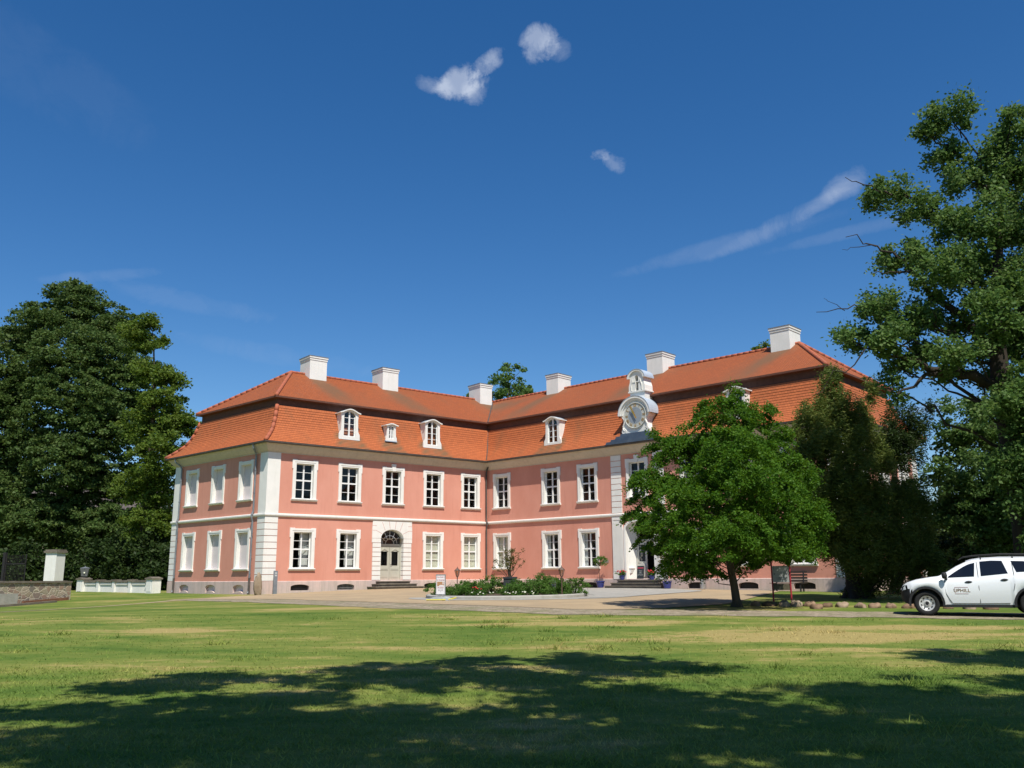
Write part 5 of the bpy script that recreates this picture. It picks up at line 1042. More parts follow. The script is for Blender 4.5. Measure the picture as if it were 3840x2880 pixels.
flowers('white_flowers', 'clump of white flowers at the front of the round bed, the right one', .05, 37.15, .95, .3, M['whiteflower'], 14, seed=3, grp='white flower clumps')
flowers('white_flowers', 'small clump of white flowers at the front of the round bed, the left one', -1.25, 37.15, .6, .25, M['whiteflower'], 7, seed=4, grp='white flower clumps')
flowers('red_flowers', 'few red blossoms low between the shrubs at the front of the bed', -1.55, 37.55, .25, .15, M['redflower'], 9, .3, .2, 5, 'red bed flowers')
flowers('red_flowers', 'few red blossoms at the left end of the round bed by the poster stand', -3.05, 38.55, .35, .15, M['redflower'], 9, .12, .2, 6, 'red bed flowers')
# potted bush in the bed
def pot(g, x, y, z, r, h): g.lathe([(r * .72, 0), (r * .95, h * .86), (r * 1.06, h * .88), (r * 1.06, h), (r * .92, h), (r * .9, h * .9)], 22, x, y, z)
x, y = -.15, 41.2; z = gf(x, y) + .15; t = thing('potted_bush', 'loose bronze green bush in a dark square tub in the round bed', 'potted plant', T(x, y, z))
g = G(); g.prism([(x - .30, y - .28), (x + .30, y - .28), (x + .30, y + .28), (x - .30, y + .28)], z, z + .68, 'z'); g.prism([(x - .33, y - .31), (x + .33, y - .31), (x + .33, y + .31), (x - .33, y + .31)], z + .62, z + .70, 'z'); g.build('tub', M['chalk'], t, Matrix())
g = G(); rng = np.random.default_rng(71); cen = []
for k in range(26):
    a = rng.uniform(0, 6.28); q = rng.uniform(.1, .75); e = np.array([x + math.cos(a) * q, y + math.sin(a) * q * .8, z + .7 + rng.uniform(.35, 1.25)]); limb(g, (x + rng.normal(0, .06), y, z + .6), e, .014, .004, rng, .08, 4); cen += [e, e * .7 + np.array([x, y, z + .7]) * .3]
g.build('stem', M['bark'], t, Matrix(), fixn=False); V = leaf_cloud(rng, np.array(cen), np.full(len(cen), .13), 20, .09, .035, .9); fast_mesh('foliage', V, np.arange(len(V)).reshape(-1, 4), M['sparse'], t, Matrix())
# garden lamps
def garden_lamp(x, y, z, label):
    t = thing('garden_lamp', label, 'garden lamp', T(x, y, z), 'brown garden lamps in the flower bed'); Mx = T(x, y, z)
    g = G(); g.lathe([(.07, 0), (.06, .04), (.026, .06), (.022, .78), (.032, .80), (.022, .83), (.045, .86)], 14); g.build('post', M['lampbrown'], t, Mx)
    g = G(); g.lathe([(.055, .86), (.06, .88), (.055, .89)], 6); g.lathe([(.135, 1.13), (.14, 1.145), (.10, 1.19), (.045, 1.24), (.02, 1.25), (.018, 1.29), (.004, 1.33)], 6)
    for k in range(6): a = 2 * PI * k / 6; g.tube([(.055 * math.cos(a), .055 * math.sin(a), .88), (.13 * math.cos(a), .13 * math.sin(a), 1.14)], .009, 4)
    l = g.build('lantern', M['lampbrown'], t, Mx); g = G(); g.lathe([(.052, .885), (.125, 1.135)], 6); g.build('lamp_glass', M['lampglass'], l, Mx)
garden_lamp(2.02, 37.75, gf(2.02, 37.75) + .02, 'brown garden lamp with lantern head in the right half of the round bed')
garden_lamp(-2.62, 42.3, gf(-2.62, 42.3) + .02, 'brown garden lamp with lantern head at the left back of the round bed')
x, y = 1.73, 38.9; z = gf(x, y) + .1; t = thing('bollard', 'small blue-grey bollard beside the right lamp in the flower bed', 'bollard', T(x, y, z)); g = G(); g.lathe([(.09, 0), (.09, .40), (.10, .42), (.10, .55), (.05, .60)], 14); g.build('body', M['zinc'], t, T(x, y, z)); g = G(); g.lathe([(.102, .46), (.102, .5)], 14); g.build('light_slot', M['lampglass'], t, T(x, y, z))
# ---- poster stand
x, y = -2.93, 36.55; z = gf(x, y) + .02; Mx = T(x, y, z, R(-12)); t = thing('poster_stand', 'white upright advertising poster stand in front of the flower bed', 'poster stand', Mx)
g = G(); g.prism([(-.42, 0), (.40, 0), (.36, .09), (.2, .13), (-.22, .13), (-.38, .08)], -.26, .26); g.prism([(-.58, 0), (-.42, 0), (-.43, .08), (-.55, .07)], -.2, .1); g.build('base', M['slab'], t, Mx)
g = G(); g.frame([(-.20, .22), (-.20, 1.02), (.20, 1.02), (.20, .22)], [(-.175, .245), (-.175, .995), (.175, .995), (.175, .245)], -.025, .025, .0); g.tube([(-.1, 0, .1), (-.1, 0, .24)], .02, 6); g.tube([(.1, 0, .1), (.1, 0, .24)], .02, 6); fr = g.build('frame', M['steel'], t, Mx)
g = G(); g.box(-.177, .177, -.012, .012, .243, .997); ps = g.build('poster', M['poster'], t, Mx)
g = G(); g.box(-.15, .15, -.0145, -.0122, .55, .735); pc = g.build('picture', mat('poster_picture', (.45, .20, .09), (.35, .24, .14), 8, .5), ps, Mx)
g = G(); g.prism([(-.09, .552), (.15, .552), (.15, .58), (.05, .60), (-.03, .60)], -.017, -.0147); g.box(.07, .085, -.017, -.0147, .62, .73); g.box(.11, .13, -.017, -.0147, .62, .73); g.build('picture_table', M['poster'], pc, Mx)
rx = Matrix.Rotation(PI / 2, 4, 'X')
for s_, zz, sz, m in (('Wein Stube in', .915, .058, 'ink'), ('der Burganlage', .80, .052, 'ink'), ('Öffnungszeiten', .495, .044, 'ink'), ('Di - So 11 - 18 Uhr', .44, .028, 'inkgrey'), ('Kaffee und Kuchen', .39, .028, 'inkgrey'), ('Tel.', .335, .028, 'inkgrey')): text_obj('lettering', s_, sz, M[m], ps, Mx @ Matrix.Translation((0, -.0155, zz)) @ rx)
t = thing('strap', 'yellow strap lying curled at the foot of the poster stand', 'strap', T(x + .3, y - .35, gf(x + .3, y - .35))); g = G(); g.tube([(x - .55 + i * .12, y - .30 - .05 * math.sin(i * .5), gf(x, y) + .05 + (.02 * max(0, i - 7) ** 1.3)) for i in range(11)], .022, 6); g.build('strap_band', M['yellow'], t, Matrix())

# ---- pots at the portal
def standard(px, s, out, label, seed, cr_off=0.0):
    w = FBE @ Vector((s, -out, 0)); x, y = w.x, w.y; z = gf(x, y) + .05; t = thing('potted_tree', label, 'potted plant', T(x, y, z), 'small standard trees in blue pots')
    g = G(); pot(g, x, y, z, .27, .40); g.build('pot', M['bluepot'], t, Matrix()); rng = np.random.default_rng(seed); g = G(); limb(g, (x, y, z + .3), (x - .06, y, z + 1.35), .02, .014, rng, 0, 5); cen = []
    for k in range(26): u = rng.normal(0, 1, 3); u /= np.linalg.norm(u); e = np.array([x + .02, y, z + 1.62]) + u * np.array([.46, .4, .34]) * rng.uniform(.5, 1.0); limb(g, (x - .06, y, z + 1.3), e, .01, .004, rng, .06, 3); cen.append(e)
    g.build('stem', M['bark'], t, Matrix(), fixn=False); V = leaf_cloud(rng, np.array(cen), np.full(len(cen), .14), 34, .10, .04, .8); fast_mesh('foliage', V, np.arange(len(V)).reshape(-1, 4), M['bush'] if seed % 2 else M['sparse'], t, Matrix())
standard(0, 10.63, .75, 'small standard tree in a blue pot left of the portal steps', 91); standard(0, 15.6, .9, 'small standard tree in a blue pot right of the portal steps', 92)
for s, out, lb, sd in ((11.92, .24, 'small blue pot of red geraniums on the portal steps, the left one', 95), (14.1, .24, 'small blue pot of red geraniums on the portal steps, the right one', 96)):
    w = FBE @ Vector((s, -out, 0)); x, y, z = w.x, w.y, .74; t = thing('flower_pot', lb, 'flower pot', T(x, y, z), 'red geranium pots on the portal steps'); g = G(); pot(g, x, y, z, .17, .24); g.build('pot', M['bluepot'], t, Matrix())
    rng = np.random.default_rng(sd); cen = np.array([x, y, z + .34]) + rng.normal(0, 1, (14, 3)) * np.array([.13, .12, .07]); V = leaf_cloud(rng, cen, np.full(14, .09), 22, .07, .05, .7); fast_mesh('foliage', V, np.arange(len(V)).reshape(-1, 4), M['bush'], t, Matrix())
    g = G()
    for k in range(16): g.lathe([(.005, -.03), (.05, 0), (.04, .035), (.005, .045)], 7, x + rng.normal(0, .15), y + rng.normal(0, .13), z + .42 + rng.uniform(-.02, .12))
    g.build('blossom', M['redflower'], t, Matrix())
Xa = FBE @ Matrix.Translation((13.1, -.02, .737)) @ Matrix.Rotation(R(-8), 4, 'X'); t = thing('chalkboard', 'dark chalk A-board leaning on the portal steps by the carved door leaf', 'sign board', Xa)
g = G(); g.box(-.24, .24, -.02, .02, .03, .82); g.build('board', M['chalk'], t, Xa)
g = G(); g.box(-.22, .22, -.024, -.0205, .66, .73); g.build('red_band', M['ink'], t, Xa)
for s_, zz in (('Heute', .52), ('Kaffee', .40), ('und Kuchen', .28)): text_obj('lettering', s_, .085, M['panel'], t, Xa @ Matrix.Translation((0, -.022, zz)) @ rx)

# ---- litter bin, cylinders by the wall
def cyl_bin(Mx, label, cat, r=.16, h=.72, nm='litter_bin', grp=None):
    t = thing(nm, label, cat, Mx, grp); g = G(); g.lathe([(r, .05), (r, h * .8), (r * .96, h * .82)], 20); g.build('body', M['steel'], t, Mx); g = G(); g.lathe([(r * .8, h * .82), (r * 1.03, h * .9), (r * 1.03, h * .97), (r * .7, h)], 20); g.build('lid', M['iron'], t, Mx); g = G(); g.tube([(0, r + .03, 0), (0, r + .03, h * 1.02)], .025, 8); g.build('post', M['steel'], t, Mx)
w = FBE @ Vector((17.78, -.6, 0)); cyl_bin(T(w.x, w.y, gf(w.x, w.y) + .02, R(-43)), 'brushed steel litter bin against the plinth right of the portal', 'litter bin')
for dx, lb in ((0, 'left one of two slim steel post bins before the plinth behind the bed'), (.34, 'right one of two slim steel post bins before the plinth behind the bed')):
    w = FBE @ Vector((6.95 + dx, -.5, 0)); cyl_bin(T(w.x, w.y, gf(w.x, w.y), R(-43)), lb, 'post bin', .10, .62, 'post_bin', 'slim steel post bins')
# ---- standing stone and meter post at the near corner
def rock(g, x, y, z, sx, sy, sz, seed, rot=0.0, sink=.25):
    rr = random.Random(seed); ph = [rr.uniform(0, 6.28) for _ in range(8)]; n, mN = 9, 14; rings = []
    for i in range(n + 1):
        a = PI * i / n; ring = []
        for k in range(mN):
            b = 2 * PI * k / mN; d = 1 + .17 * math.sin(2 * b + ph[0] + 2 * a) + .15 * math.sin(3 * b + ph[1]) * math.sin(a * 2 + ph[2]) + .07 * math.sin(5 * b + ph[3] + 3 * a) + rr.uniform(-.075, .075)
            ux, uy, uz = math.sin(a) * math.cos(b), math.sin(a) * math.sin(b), math.cos(a); ux = math.copysign(abs(ux) ** .8, ux); uz = math.copysign(abs(uz) ** .8, uz)
            px, py = ux * sx * d, uy * sy * d; ring.append((x + px * math.cos(rot) - py * math.sin(rot), y + px * math.sin(rot) + py * math.cos(rot), z + uz * sz * (d if 0 < i < n else 1) + sz * (1 - 2 * sink)))
        rings.append(ring)
    g.loops(rings)
x, y = -14.72, 52.25; g = G(); rock(g, 0, 0, 0, .21, .15, .66, 5, .4, .08)
tag(g.build('standing_stone', M['menhir'], None, T(x, y, gf(x, y)), smooth=True), 'tall brown upright boundary stone at the near house corner', 'standing stone')
w = FAB @ Vector((.62, -.45, 0)); Mx = T(w.x, w.y, gf(w.x, w.y), R(30)); t = thing('meter_post', 'slim grey power meter post beside the upright stone at the near corner', 'meter post', Mx)
g = G(); g.box(-.11, .11, -.07, .07, -.05, 1.34); g.build('column', M['zinc'], t, Mx); g = G(); g.box(-.06, .06, -.076, -.071, 1.02, 1.10); g.box(-.06, .06, -.076, -.071, 1.16, 1.24); g.build('socket_flap', M['panel'], t, Mx)

# ---- information board
P0, P1 = Vector((9.50, 33.2)), Vector((10.02, 32.75)); z = gf(9.75, 33); e = (P1 - P0).normalized(); Mx = Matrix(((e.x, -e.y, 0, P0.x), (e.y, e.x, 0, P0.y), (0, 0, 1, z), (0, 0, 0, 1))); Lb = (P1 - P0).length
t = thing('information_board', 'grey white information board between two red steel posts beside the young tree', 'information board', Mx)
for s in (0, Lb):
    g = G(); g.tube([(s, 0, -.1), (s, 0, 1.42)], .032, 10); g.lathe([(.034, 1.42), (.02, 1.45)], 10, s, 0); g.build('post', M['metalred'], t, Mx)
g = G(); g.box(.03, Lb - .03, -.02, .02, .72, 1.30); pn = g.build('panel', M['panel'], t, Mx)
g = G(); g.box(.08, .13, -.023, -.0205, .98, 1.04); g.box(Lb - .14, Lb - .09, -.023, -.0205, .98, 1.05)
for i in range(4): g.box(.16, Lb - .18, -.023, -.0205, .80 + i * .028, .808 + i * .028)
g.build('print', M['zinc'], pn, Mx); g = G(); g.box(.03, Lb - .03, -.015, .015, .44, .66); g.build('lower_panel', mat('olive_panel', (.19, .17, .11), (.15, .13, .09), 4, .7), t, Mx)
# ---- bench at the wall
Mx = FBE @ Matrix.Translation((23.05, -.95, gf(15.4, 46.3))); t = thing('bench', 'dark slatted wooden bench against the plinth behind the information board', 'bench', Mx)
g = G()
for i in range(4): g.box(-.95, .95, .30 + i * .012, .33 + i * .012, .50 + i * .15, .60 + i * .15)
g.build('backrest', M['darkwood'], t, Mx); g = G()
for i in range(4): g.box(-.95, .95, -.14 + i * .11, -.05 + i * .11, .42, .45)
g.build('seat', M['darkwood'], t, Mx)
for sx in (-.75, .75):
    g = G(); g.box(sx - .03, sx + .03, -.12, -.06, -.02, .42); g.box(sx - .03, sx + .03, .22, .28, -.02, .42); g.prism([(.24, .40), (.29, .40), (.37, 1.06), (.32, 1.06)], sx - .03, sx + .03, 'x'); g.box(sx - .03, sx + .03, -.12, .28, .38, .42); g.build('leg', M['iron'], t, Mx)
# ---- boulders along the verge
BL = [(8.15, 30.6, .20, 'dark boulder next to the young tree trunk, first of the row'), (8.55, 30.4, .27, 'second boulder of the verge row, rounded and brown, under the red post'), (8.95, 30.1, .26, 'third boulder of the verge row, at the foot of the right red post'), (9.35, 30.1, .26, 'pale rounded boulder right of the red posts'), (9.85, 30.2, .28, 'grey boulder of the verge row behind the single forward stone'), (9.55, 28.75, .20, 'small pale boulder lying forward of the verge row on the grass'), (10.25, 29.8, .25, 'brown boulder right of the grey one in the verge row'), (10.7, 29.7, .24, 'tan boulder in the middle of the verge row'), (11.2, 29.4, .22, 'whitish grey boulder in the middle of the verge row'), (11.65, 29.4, .23, 'broad boulder in the right half of the verge row'), (12.15, 29.3, .23, 'low green-tinged boulder in the right half of the verge row'), (12.65, 29.1, .25, 'pinkish boulder in the right half of the verge row'), (13.15, 29.0, .27, 'large light boulder near the tall grass'), (13.75, 28.8, .2, 'small flat boulder before the tall grass'), (14.3, 28.6, .22, 'light boulder left of the car front wheel'), (14.8, 28.3, .18, 'last small boulder of the row beside the white car bumper')]
for i, (x, y, r, lb) in enumerate(BL):
    r *= .86
    g = G(); rr = random.Random(i * 7); rock(g, 0, 0, 0, r * rr.uniform(.9, 1.35), r * .9, r * rr.uniform(.5, .8), 100 + i, rr.uniform(0, 3), .4); tag(g.build('boulder', M['boulder'], None, T(x, y, gf(x, y)), smooth=True), lb, 'boulder', 'boulders along the verge')
def tall_grass(x, y, w, n, h, label, seed):
    rng = np.random.default_rng(seed); px = x + rng.normal(0, w, n); py = y + rng.normal(0, .22, n); z = gz(px, py); hh = h * rng.uniform(.5, 1.1, n); l = rng.normal(0, .16, (n, 2)); a = rng.uniform(0, 6.28, n); V = np.empty((n, 4, 3)); dx, dy = np.cos(a) * .012, np.sin(a) * .012
    V[:, 0] = np.c_[px - dx, py - dy, z]; V[:, 1] = np.c_[px + dx, py + dy, z]; V[:, 2] = np.c_[px + l[:, 0] + dx * .6, py + l[:, 1] + dy * .6, z + hh * .8]; V[:, 3] = np.c_[px + l[:, 0] * 1.2, py + l[:, 1] * 1.2, z + hh]
    V[:, :, 0] -= x; V[:, :, 1] -= y; z0 = gf(x, y); V[:, :, 2] -= z0
    tag(fast_mesh('tall_grass', V.reshape(-1, 3), np.arange(n * 4).reshape(-1, 4), M['lavender'], None, T(x, y, z0)), label, 'plant', 'tufts of tall pale grass')
tall_grass(14.1, 30.2, .35, 420, .6, 'tuft of tall pale grass left of the car bumper', 5); tall_grass(15.1, 29.9, .3, 360, .62, 'tuft of tall pale grass directly behind the car bumper', 6)
# ------------------------------------------------------------------ left side: rubble wall, balustrade, gate
def rubble_material():
    m = bpy.data.materials.new('rubble_masonry'); m.use_nodes = True; t = m.node_tree; b = t.nodes['Principled BSDF']; b.inputs['Roughness'].default_value = .95
    co = t.nodes.new('ShaderNodeTexCoord'); mp = t.nodes.new('ShaderNodeMapping'); mp.inputs['Scale'].default_value = (1, 1, 1.5); t.links.new(co.outputs['Object'], mp.inputs['Vector'])
    n0 = t.nodes.new('ShaderNodeTexNoise'); n0.inputs['Scale'].default_value = 3; t.links.new(mp.outputs[0], n0.inputs['Vector']); vm = t.nodes.new('ShaderNodeVectorMath'); vm.operation = 'MULTIPLY_ADD'; vm.inputs[1].default_value = (.25, .25, .25); t.links.new(n0.outputs['Color'], vm.inputs[0]); t.links.new(mp.outputs[0], vm.inputs[2])
    vo = t.nodes.new('ShaderNodeTexVoronoi'); vo.inputs['Scale'].default_value = 2.6; t.links.new(vm.outputs[0], vo.inputs['Vector']); ve = t.nodes.new('ShaderNodeTexVoronoi'); ve.feature = 'DISTANCE_TO_EDGE'; ve.inputs['Scale'].default_value = 2.6; t.links.new(vm.outputs[0], ve.inputs['Vector'])
    sc = t.nodes.new('ShaderNodeSeparateColor'); t.links.new(vo.outputs['Color'], sc.inputs[0]); rp = t.nodes.new('ShaderNodeValToRGB'); e = rp.color_ramp.elements; e[0].color = (.20, .175, .145, 1); e[1].color = (.42, .34, .26, 1); k = e.new(.5); k.color = (.34, .22, .165, 1); k = e.new(.75); k.color = (.32, .28, .19, 1); t.links.new(sc.outputs[0], rp.inputs['Fac'])
    r2 = t.nodes.new('ShaderNodeValToRGB'); r2.color_ramp.elements[0].position = .02; r2.color_ramp.elements[1].position = .09; t.links.new(ve.outputs['Distance'], r2.inputs['Fac']); mx = t.nodes.new('ShaderNodeMix'); mx.data_type = 'RGBA'; t.links.new(r2.outputs[0], mx.inputs['Factor']); mx.inputs[6].default_value = (.48, .42, .32, 1); t.links.new(rp.outputs[0], mx.inputs[7]); t.links.new(mx.outputs[2], b.inputs['Base Color'])
    bp = t.nodes.new('ShaderNodeBump'); bp.inputs['Strength'].default_value = .5; bp.inputs['Distance'].default_value = .03; t.links.new(r2.outputs[0], bp.inputs['Height']); t.links.new(bp.outputs[0], b.inputs['Normal']); return m
M['rubble'] = rubble_material(); M['rust'] = mat('rusty_brown_plank', (.17, .075, .045), (.23, .11, .06), 4, .9)
WL = smooth_line([(-30.6, 33), (-29.0, 39.5), (-27.4, 45.8), (-25.75, 52.3)], 8)
def wall_run(g, line, th, z0, z1, over=0.0, seed=1, rag=0.0, rel=0):
    rr = random.Random(seed); rings = []
    for i, p in enumerate(line):
        a, b = line[max(0, i - 1)], line[min(len(line) - 1, i + 1)]; d = (Vector(b) - Vector(a)).normalized(); nx, ny = d.y, -d.x; h = rr.uniform(-rag, rag)
        rings.append([(p[0] + nx * (th + over), p[1] + ny * (th + over), z0 + rel * gf(*p)), (p[0] + nx * (th + over), p[1] + ny * (th + over), z1 + h + rel * gf(*p)), (p[0] - nx * (th + over), p[1] - ny * (th + over), z1 + h + rel * gf(*p)), (p[0] - nx * (th + over), p[1] - ny * (th + over), z0 + rel * gf(*p))])
    for i in range(len(rings) - 1):
        for k in range(4): g.face([rings[i][k], rings[i][(k + 1) % 4], rings[i + 1][(k + 1) % 4], rings[i + 1][k]])
    g.face(rings[0]); g.face(rings[-1])
t = thing('stone_wall', 'low rubble stone garden wall running along the left photo edge', 'stone wall', T(-27.4, 45.8, gf(-27.4, 45.8)))
g = G(); wall_run(g, WL, .26, -.6, .80, 0, 3); g.build('masonry', M['rubble'], t, Matrix())
g = G(); wall_run(g, smooth_line(WL, 2), .27, .80, .90, .05, 4, .02); g.build('coping', M['stone'], t, Matrix())
g = G(); wall_run(g, [WL[k] for k in (17, 18, 19)], .275, -.5, .27, 0, 2); g.build('plaster_patch', M['lightstone'], t, Matrix())
def along(line, off, i0, i1): return [(line[i][0] + off, line[i][1] - .1) for i in range(i0, i1)]
g = G(); wall_run(g, [(-26.25, 48.6), (-25.85, 50.2), (-25.42, 51.8)], .05, -.05, .15, 0, 5, 0, 1); 
tag(g.build('plank', M['rust'], None, Matrix()), 'rusty brown plank lying along the foot of the stone wall', 'plank')
g = G(); wall_run(g, [(-26.1, 44.6), (-25.5, 47.0), (-25.0, 49.6)], .10, -.3, .10, 0, 6, .02, 1)
tag(g.build('kerb', M['stone'], None, Matrix()), 'low grey kerb stones in the grass before the stone wall', 'kerb')
for o in ('plank', 'kerb'): pass
# balustrade between house and gate
PR_, PL_ = Vector((-23.98, 60.3)), Vector((-31.1, 65.5)); e = (PL_ - PR_).normalized(); Lb = (PL_ - PR_).length; z = .02
Mx = Matrix(((-e.x, e.y, 0, PL_.x), (-e.y, -e.x, 0, PL_.y), (0, 0, 1, z), (0, 0, 0, 1)))
t = thing('balustrade', 'low white rendered parapet with recessed panels and grey coping left of the house', 'balustrade', Mx)
for s in (0, Lb):
    g = G(); g.box(s - .36, s + .36, -.33, .33, -.4, .92); g.box(s - .24, s + .24, -.345, -.33, .12, .80); p = g.build('pillar', M['white'], t, Mx); g = G(); g.box(s - .43, s + .43, -.4, .4, .92, 1.02); g.prism([(s - .40, 1.02), (s + .40, 1.02), (s, 1.09)], -.36, .36); g.build('cap', M['stone'], p, Mx)
n = 4; w = (Lb - .72) / n
for i in range(n):
    x0 = .36 + i * w; g = G(); g.box(x0, x0 + w - .28, -.10, .12, -.4, .74); g.box(x0 + .1, x0 + w - .38, -.16, -.10, .58, .68); g.build('panel', M['white'], t, Mx)
    if i < n - 1: g = G(); g.box(x0 + w - .28, x0 + w, -.22, .22, -.4, .80); g.build('post', M['white'], t, Mx); g = G(); g.box(x0 + w - .36, x0 + w + .08, -.27, .27, .80, .93); g.build('post_cap', M['stone'], t, Mx)
    else: g = G(); g.box(x0 + w - .28, x0 + w, -.12, .12, -.4, .74); g.build('panel', M['white'], t, Mx)
    g = G(); g.box(x0, x0 + w - .28, -.20, .22, .74, .88); g.build('coping', M['stone'], t, Mx)
LP2 = PL_ + e * 9.2
g = G(); g.box(-.36, .36, -.33, .33, -.4, .92); t = thing('parapet_pillar', 'white parapet pillar under the left lantern, mostly hidden by the stone wall', 'pillar', T(LP2.x, LP2.y, 0)); g.build('shaft', M['white'], t, T(LP2.x, LP2.y, 0)); g = G(); g.box(-.43, .43, -.4, .4, .92, 1.02); g.build('cap', M['stone'], t, T(LP2.x, LP2.y, 0))
def lantern(x, y, z, label):
    Mx = T(x, y, z, R(20)); t = thing('pillar_lantern', label, 'lantern', Mx, 'tapered lanterns on the parapet pillars'); g = G(); g.lathe([(.10, -.02), (.10, .10)], 12); g.prism([(-.22, -.22), (.22, -.22), (.22, .22), (-.22, .22)], .08, .1, 'z')
    lo, hi = [(-.2, -.2), (.2, -.2), (.2, .2), (-.2, .2)], [(-.29, -.29), (.29, -.29), (.29, .29), (-.29, .29)]; g.loops([[(a, b, .10) for a, b in lo], [(a, b, .62) for a, b in hi], [(a * .85, b * .85, .62) for a, b in hi], [(a * .8, b * .8, .13) for a, b in lo]]); g.build('casing', M['lantern'], t, Mx)
    g = G(); g.lathe([(.33, .62), (.34, .66), (.12, .72), (.03, .74), (.03, .80), (.005, .82)], 4); g.build('lid', M['zinc'], t, Mx); g = G(); g.lathe([(.03, -.06), (.06, .0), (.03, .08)], 10, 0, -.25, .30); g.build('bulb', M['whiteflower'], t, Mx)
lantern(PL_.x, PL_.y, 1.11, 'grey tapered lantern on the left end pillar of the white balustrade'); lantern(LP2.x, LP2.y, 1.02, 'grey tapered lantern above the stone wall before the iron gate')
# gate pillar with cap, iron gate leaf, plastered post
Mx = T(-34.1, 67, .0, R(-18)) @ Matrix.Diagonal((.70, .70, .82, 1)); t = thing('gate_pillar', 'tall white rendered gate pillar with flat stone cap behind the stone wall', 'gate pillar', Mx)
g = G(); g.box(-.72, .72, -.6, .6, -.3, 3.55); g.box(-.76, .76, -.64, .64, -.3, .35); g.build('shaft', M['white'], t, Mx); g = G(); g.box(-.86, .86, -.74, .74, 3.55, 3.72); g.box(-.78, .78, -.66, .66, 3.72, 3.84); g.build('cap', M['stone'], t, Mx)
Mx = T(-37.0, 67, .0, R(-14)) @ Matrix.Diagonal((.9, .9, .93, 1)); t = thing('iron_gate', 'dark iron bar gate left of the tall white gate pillar', 'gate', Mx)
g = G(); [g.tube([(-.95 + i * .135, 0, .1), (-.95 + i * .135, 0, 3.0)], .016, 5) for i in range(15)]; g.build('bars', M['iron'], t, Mx); g = G(); g.box(-1.0, 1.0, -.03, .03, .1, .18); g.box(-1.0, 1.0, -.03, .03, 2.25, 2.33); g.box(-1.0, -.93, -.03, .03, .1, 3.05); g.box(.93, 1.0, -.03, .03, .1, 3.05); g.build('gate_frame', M['iron'], t, Mx)
g = G(); g.box(-1.25, -1.02, -.12, .12, -.3, 3.2); g.build('gate_post', M['iron'], t, Mx)
Mx = T(-40.2, 70.9, .0, R(-10)); t = thing('gate_post', 'broken gate post with pale plaster top and bare rubble foot at the left', 'gate post', Mx)
g = G(); g.prism([(-.42, 1.95), (-.36, 1.75), (-.1, 1.6), (.2, 1.75), (.38, 2.0), (.40, 3.0), (-.42, 3.0)], -.3, .3); g.build('plaster', M['housewall'], t, Mx); g = G(); rr = random.Random(3)
for i in range(46): rock(g, rr.uniform(-.34, .34), rr.uniform(-.3, .05), -.1 + i * .045, .15, .13, .085, 300 + i, rr.uniform(0, 3), .5)
g.build('rubble', M['lightstone'], t, Mx, smooth=True)
# houses behind the trees
def cottage(name, label, x, y, rz, w, d, h, rh, wm, rm, wins):
    Mx = T(x, y, 0, rz); t = thing(name, label, 'house', Mx); g = G(); g.box(-w / 2, w / 2, 0, d, -.5, h); g.prism([(0, h), (d, h), (d / 2, h + rh - .1)], -w / 2, w / 2, 'x'); g.build('wall', wm, t, Mx)
    g = G(); g.prism([(-.4, h - .25), (d / 2, h + rh), (d + .4, h - .25), (d + .4, h - .1), (d / 2, h + rh + .18), (-.4, h - .1)], -w / 2 - .3, w / 2 + .3, 'x'); g.build('roof', rm, t, Mx)
    for cx, cz in wins:
        g = G(); g.frame([(cx - .6, cz - .8), (cx - .6, cz + .8), (cx + .6, cz + .8), (cx + .6, cz - .8)], [(cx - .48, cz - .68), (cx - .48, cz + .68), (cx + .48, cz + .68), (cx + .48, cz - .68)], -.08, .0, -.02); g.box(-.04 + cx, .04 + cx, -.06, -.02, cz - .68, cz + .68); wn = g.build('window', M['sash'], t, Mx); g = G(); g.box(cx - .48, cx + .48, -.018, -.008, cz - .68, cz + .68); g.build('pane', M['carglass'], wn, Mx)
cottage('house', 'beige rendered house glimpsed through the foliage of the left trees', -51.5, 108, R(12), 16, 9, 8.2, 4.2, M['housewall'], M['gutter'], [(-5, 2.2), (-1.5, 2.2), (2, 2.2), (5.2, 2.2), (-5, 5.8), (-1.5, 5.8), (2, 5.8), (5.2, 5.8)])
cottage('house', 'small red brick outbuilding at the left photo edge behind the gate', -57.5, 100, R(10), 8, 5, 2.6, 1.6, M['brick'], M['gutter'], [(-1.5, 1.6), (1.6, 1.6)])

# ------------------------------------------------------------------ the white car (local: x towards its rear, front axle at 0, z from the road)
TH = R(25); NWX, NWY = 11.52, 25.35
Mx = T(NWX + .78 * math.sin(TH), NWY + .78 * math.cos(TH), gf(NWX, NWY) + .014, -TH, .97); car = thing('parked_car', 'white compact off-road car with black bumper parked on the cobbles at the right edge', 'car', Mx)
def itp(x, tab):
    for (a, u), (b, v) in zip(tab, tab[1:]):
        if x <= b: k = max(0, (x - a) / (b - a)); k = k * k * (3 - 2 * k) if False else k; return u + (v - u) * k
    return tab[-1][1]
T_BELT = [(-.84, .72), (-.74, .82), (-.60, .885), (-.30, .955), (.10, 1.01), (.40, 1.035), (.60, 1.01), (.9, .995), (1.5, 1.035), (2.3, 1.10), (2.9, 1.14), (3.3, 1.16), (3.48, 1.12)]
T_TOP = [(-.84, .74), (-.74, .86), (-.60, .93), (-.30, 1.01), (.10, 1.07), (.36, 1.10), (.60, 1.235), (.85, 1.40), (1.05, 1.505), (1.25, 1.575), (1.5, 1.615), (2.0, 1.64), (2.6, 1.635), (3.0, 1.60), (3.2, 1.55), (3.34, 1.38), (3.48, 1.16)]
T_BOT = [(-.84, .46), (-.74, .36), (-.5, .28), (0, .30), (1, .30), (2.3, .31), (3.1, .36), (3.48, .46)]
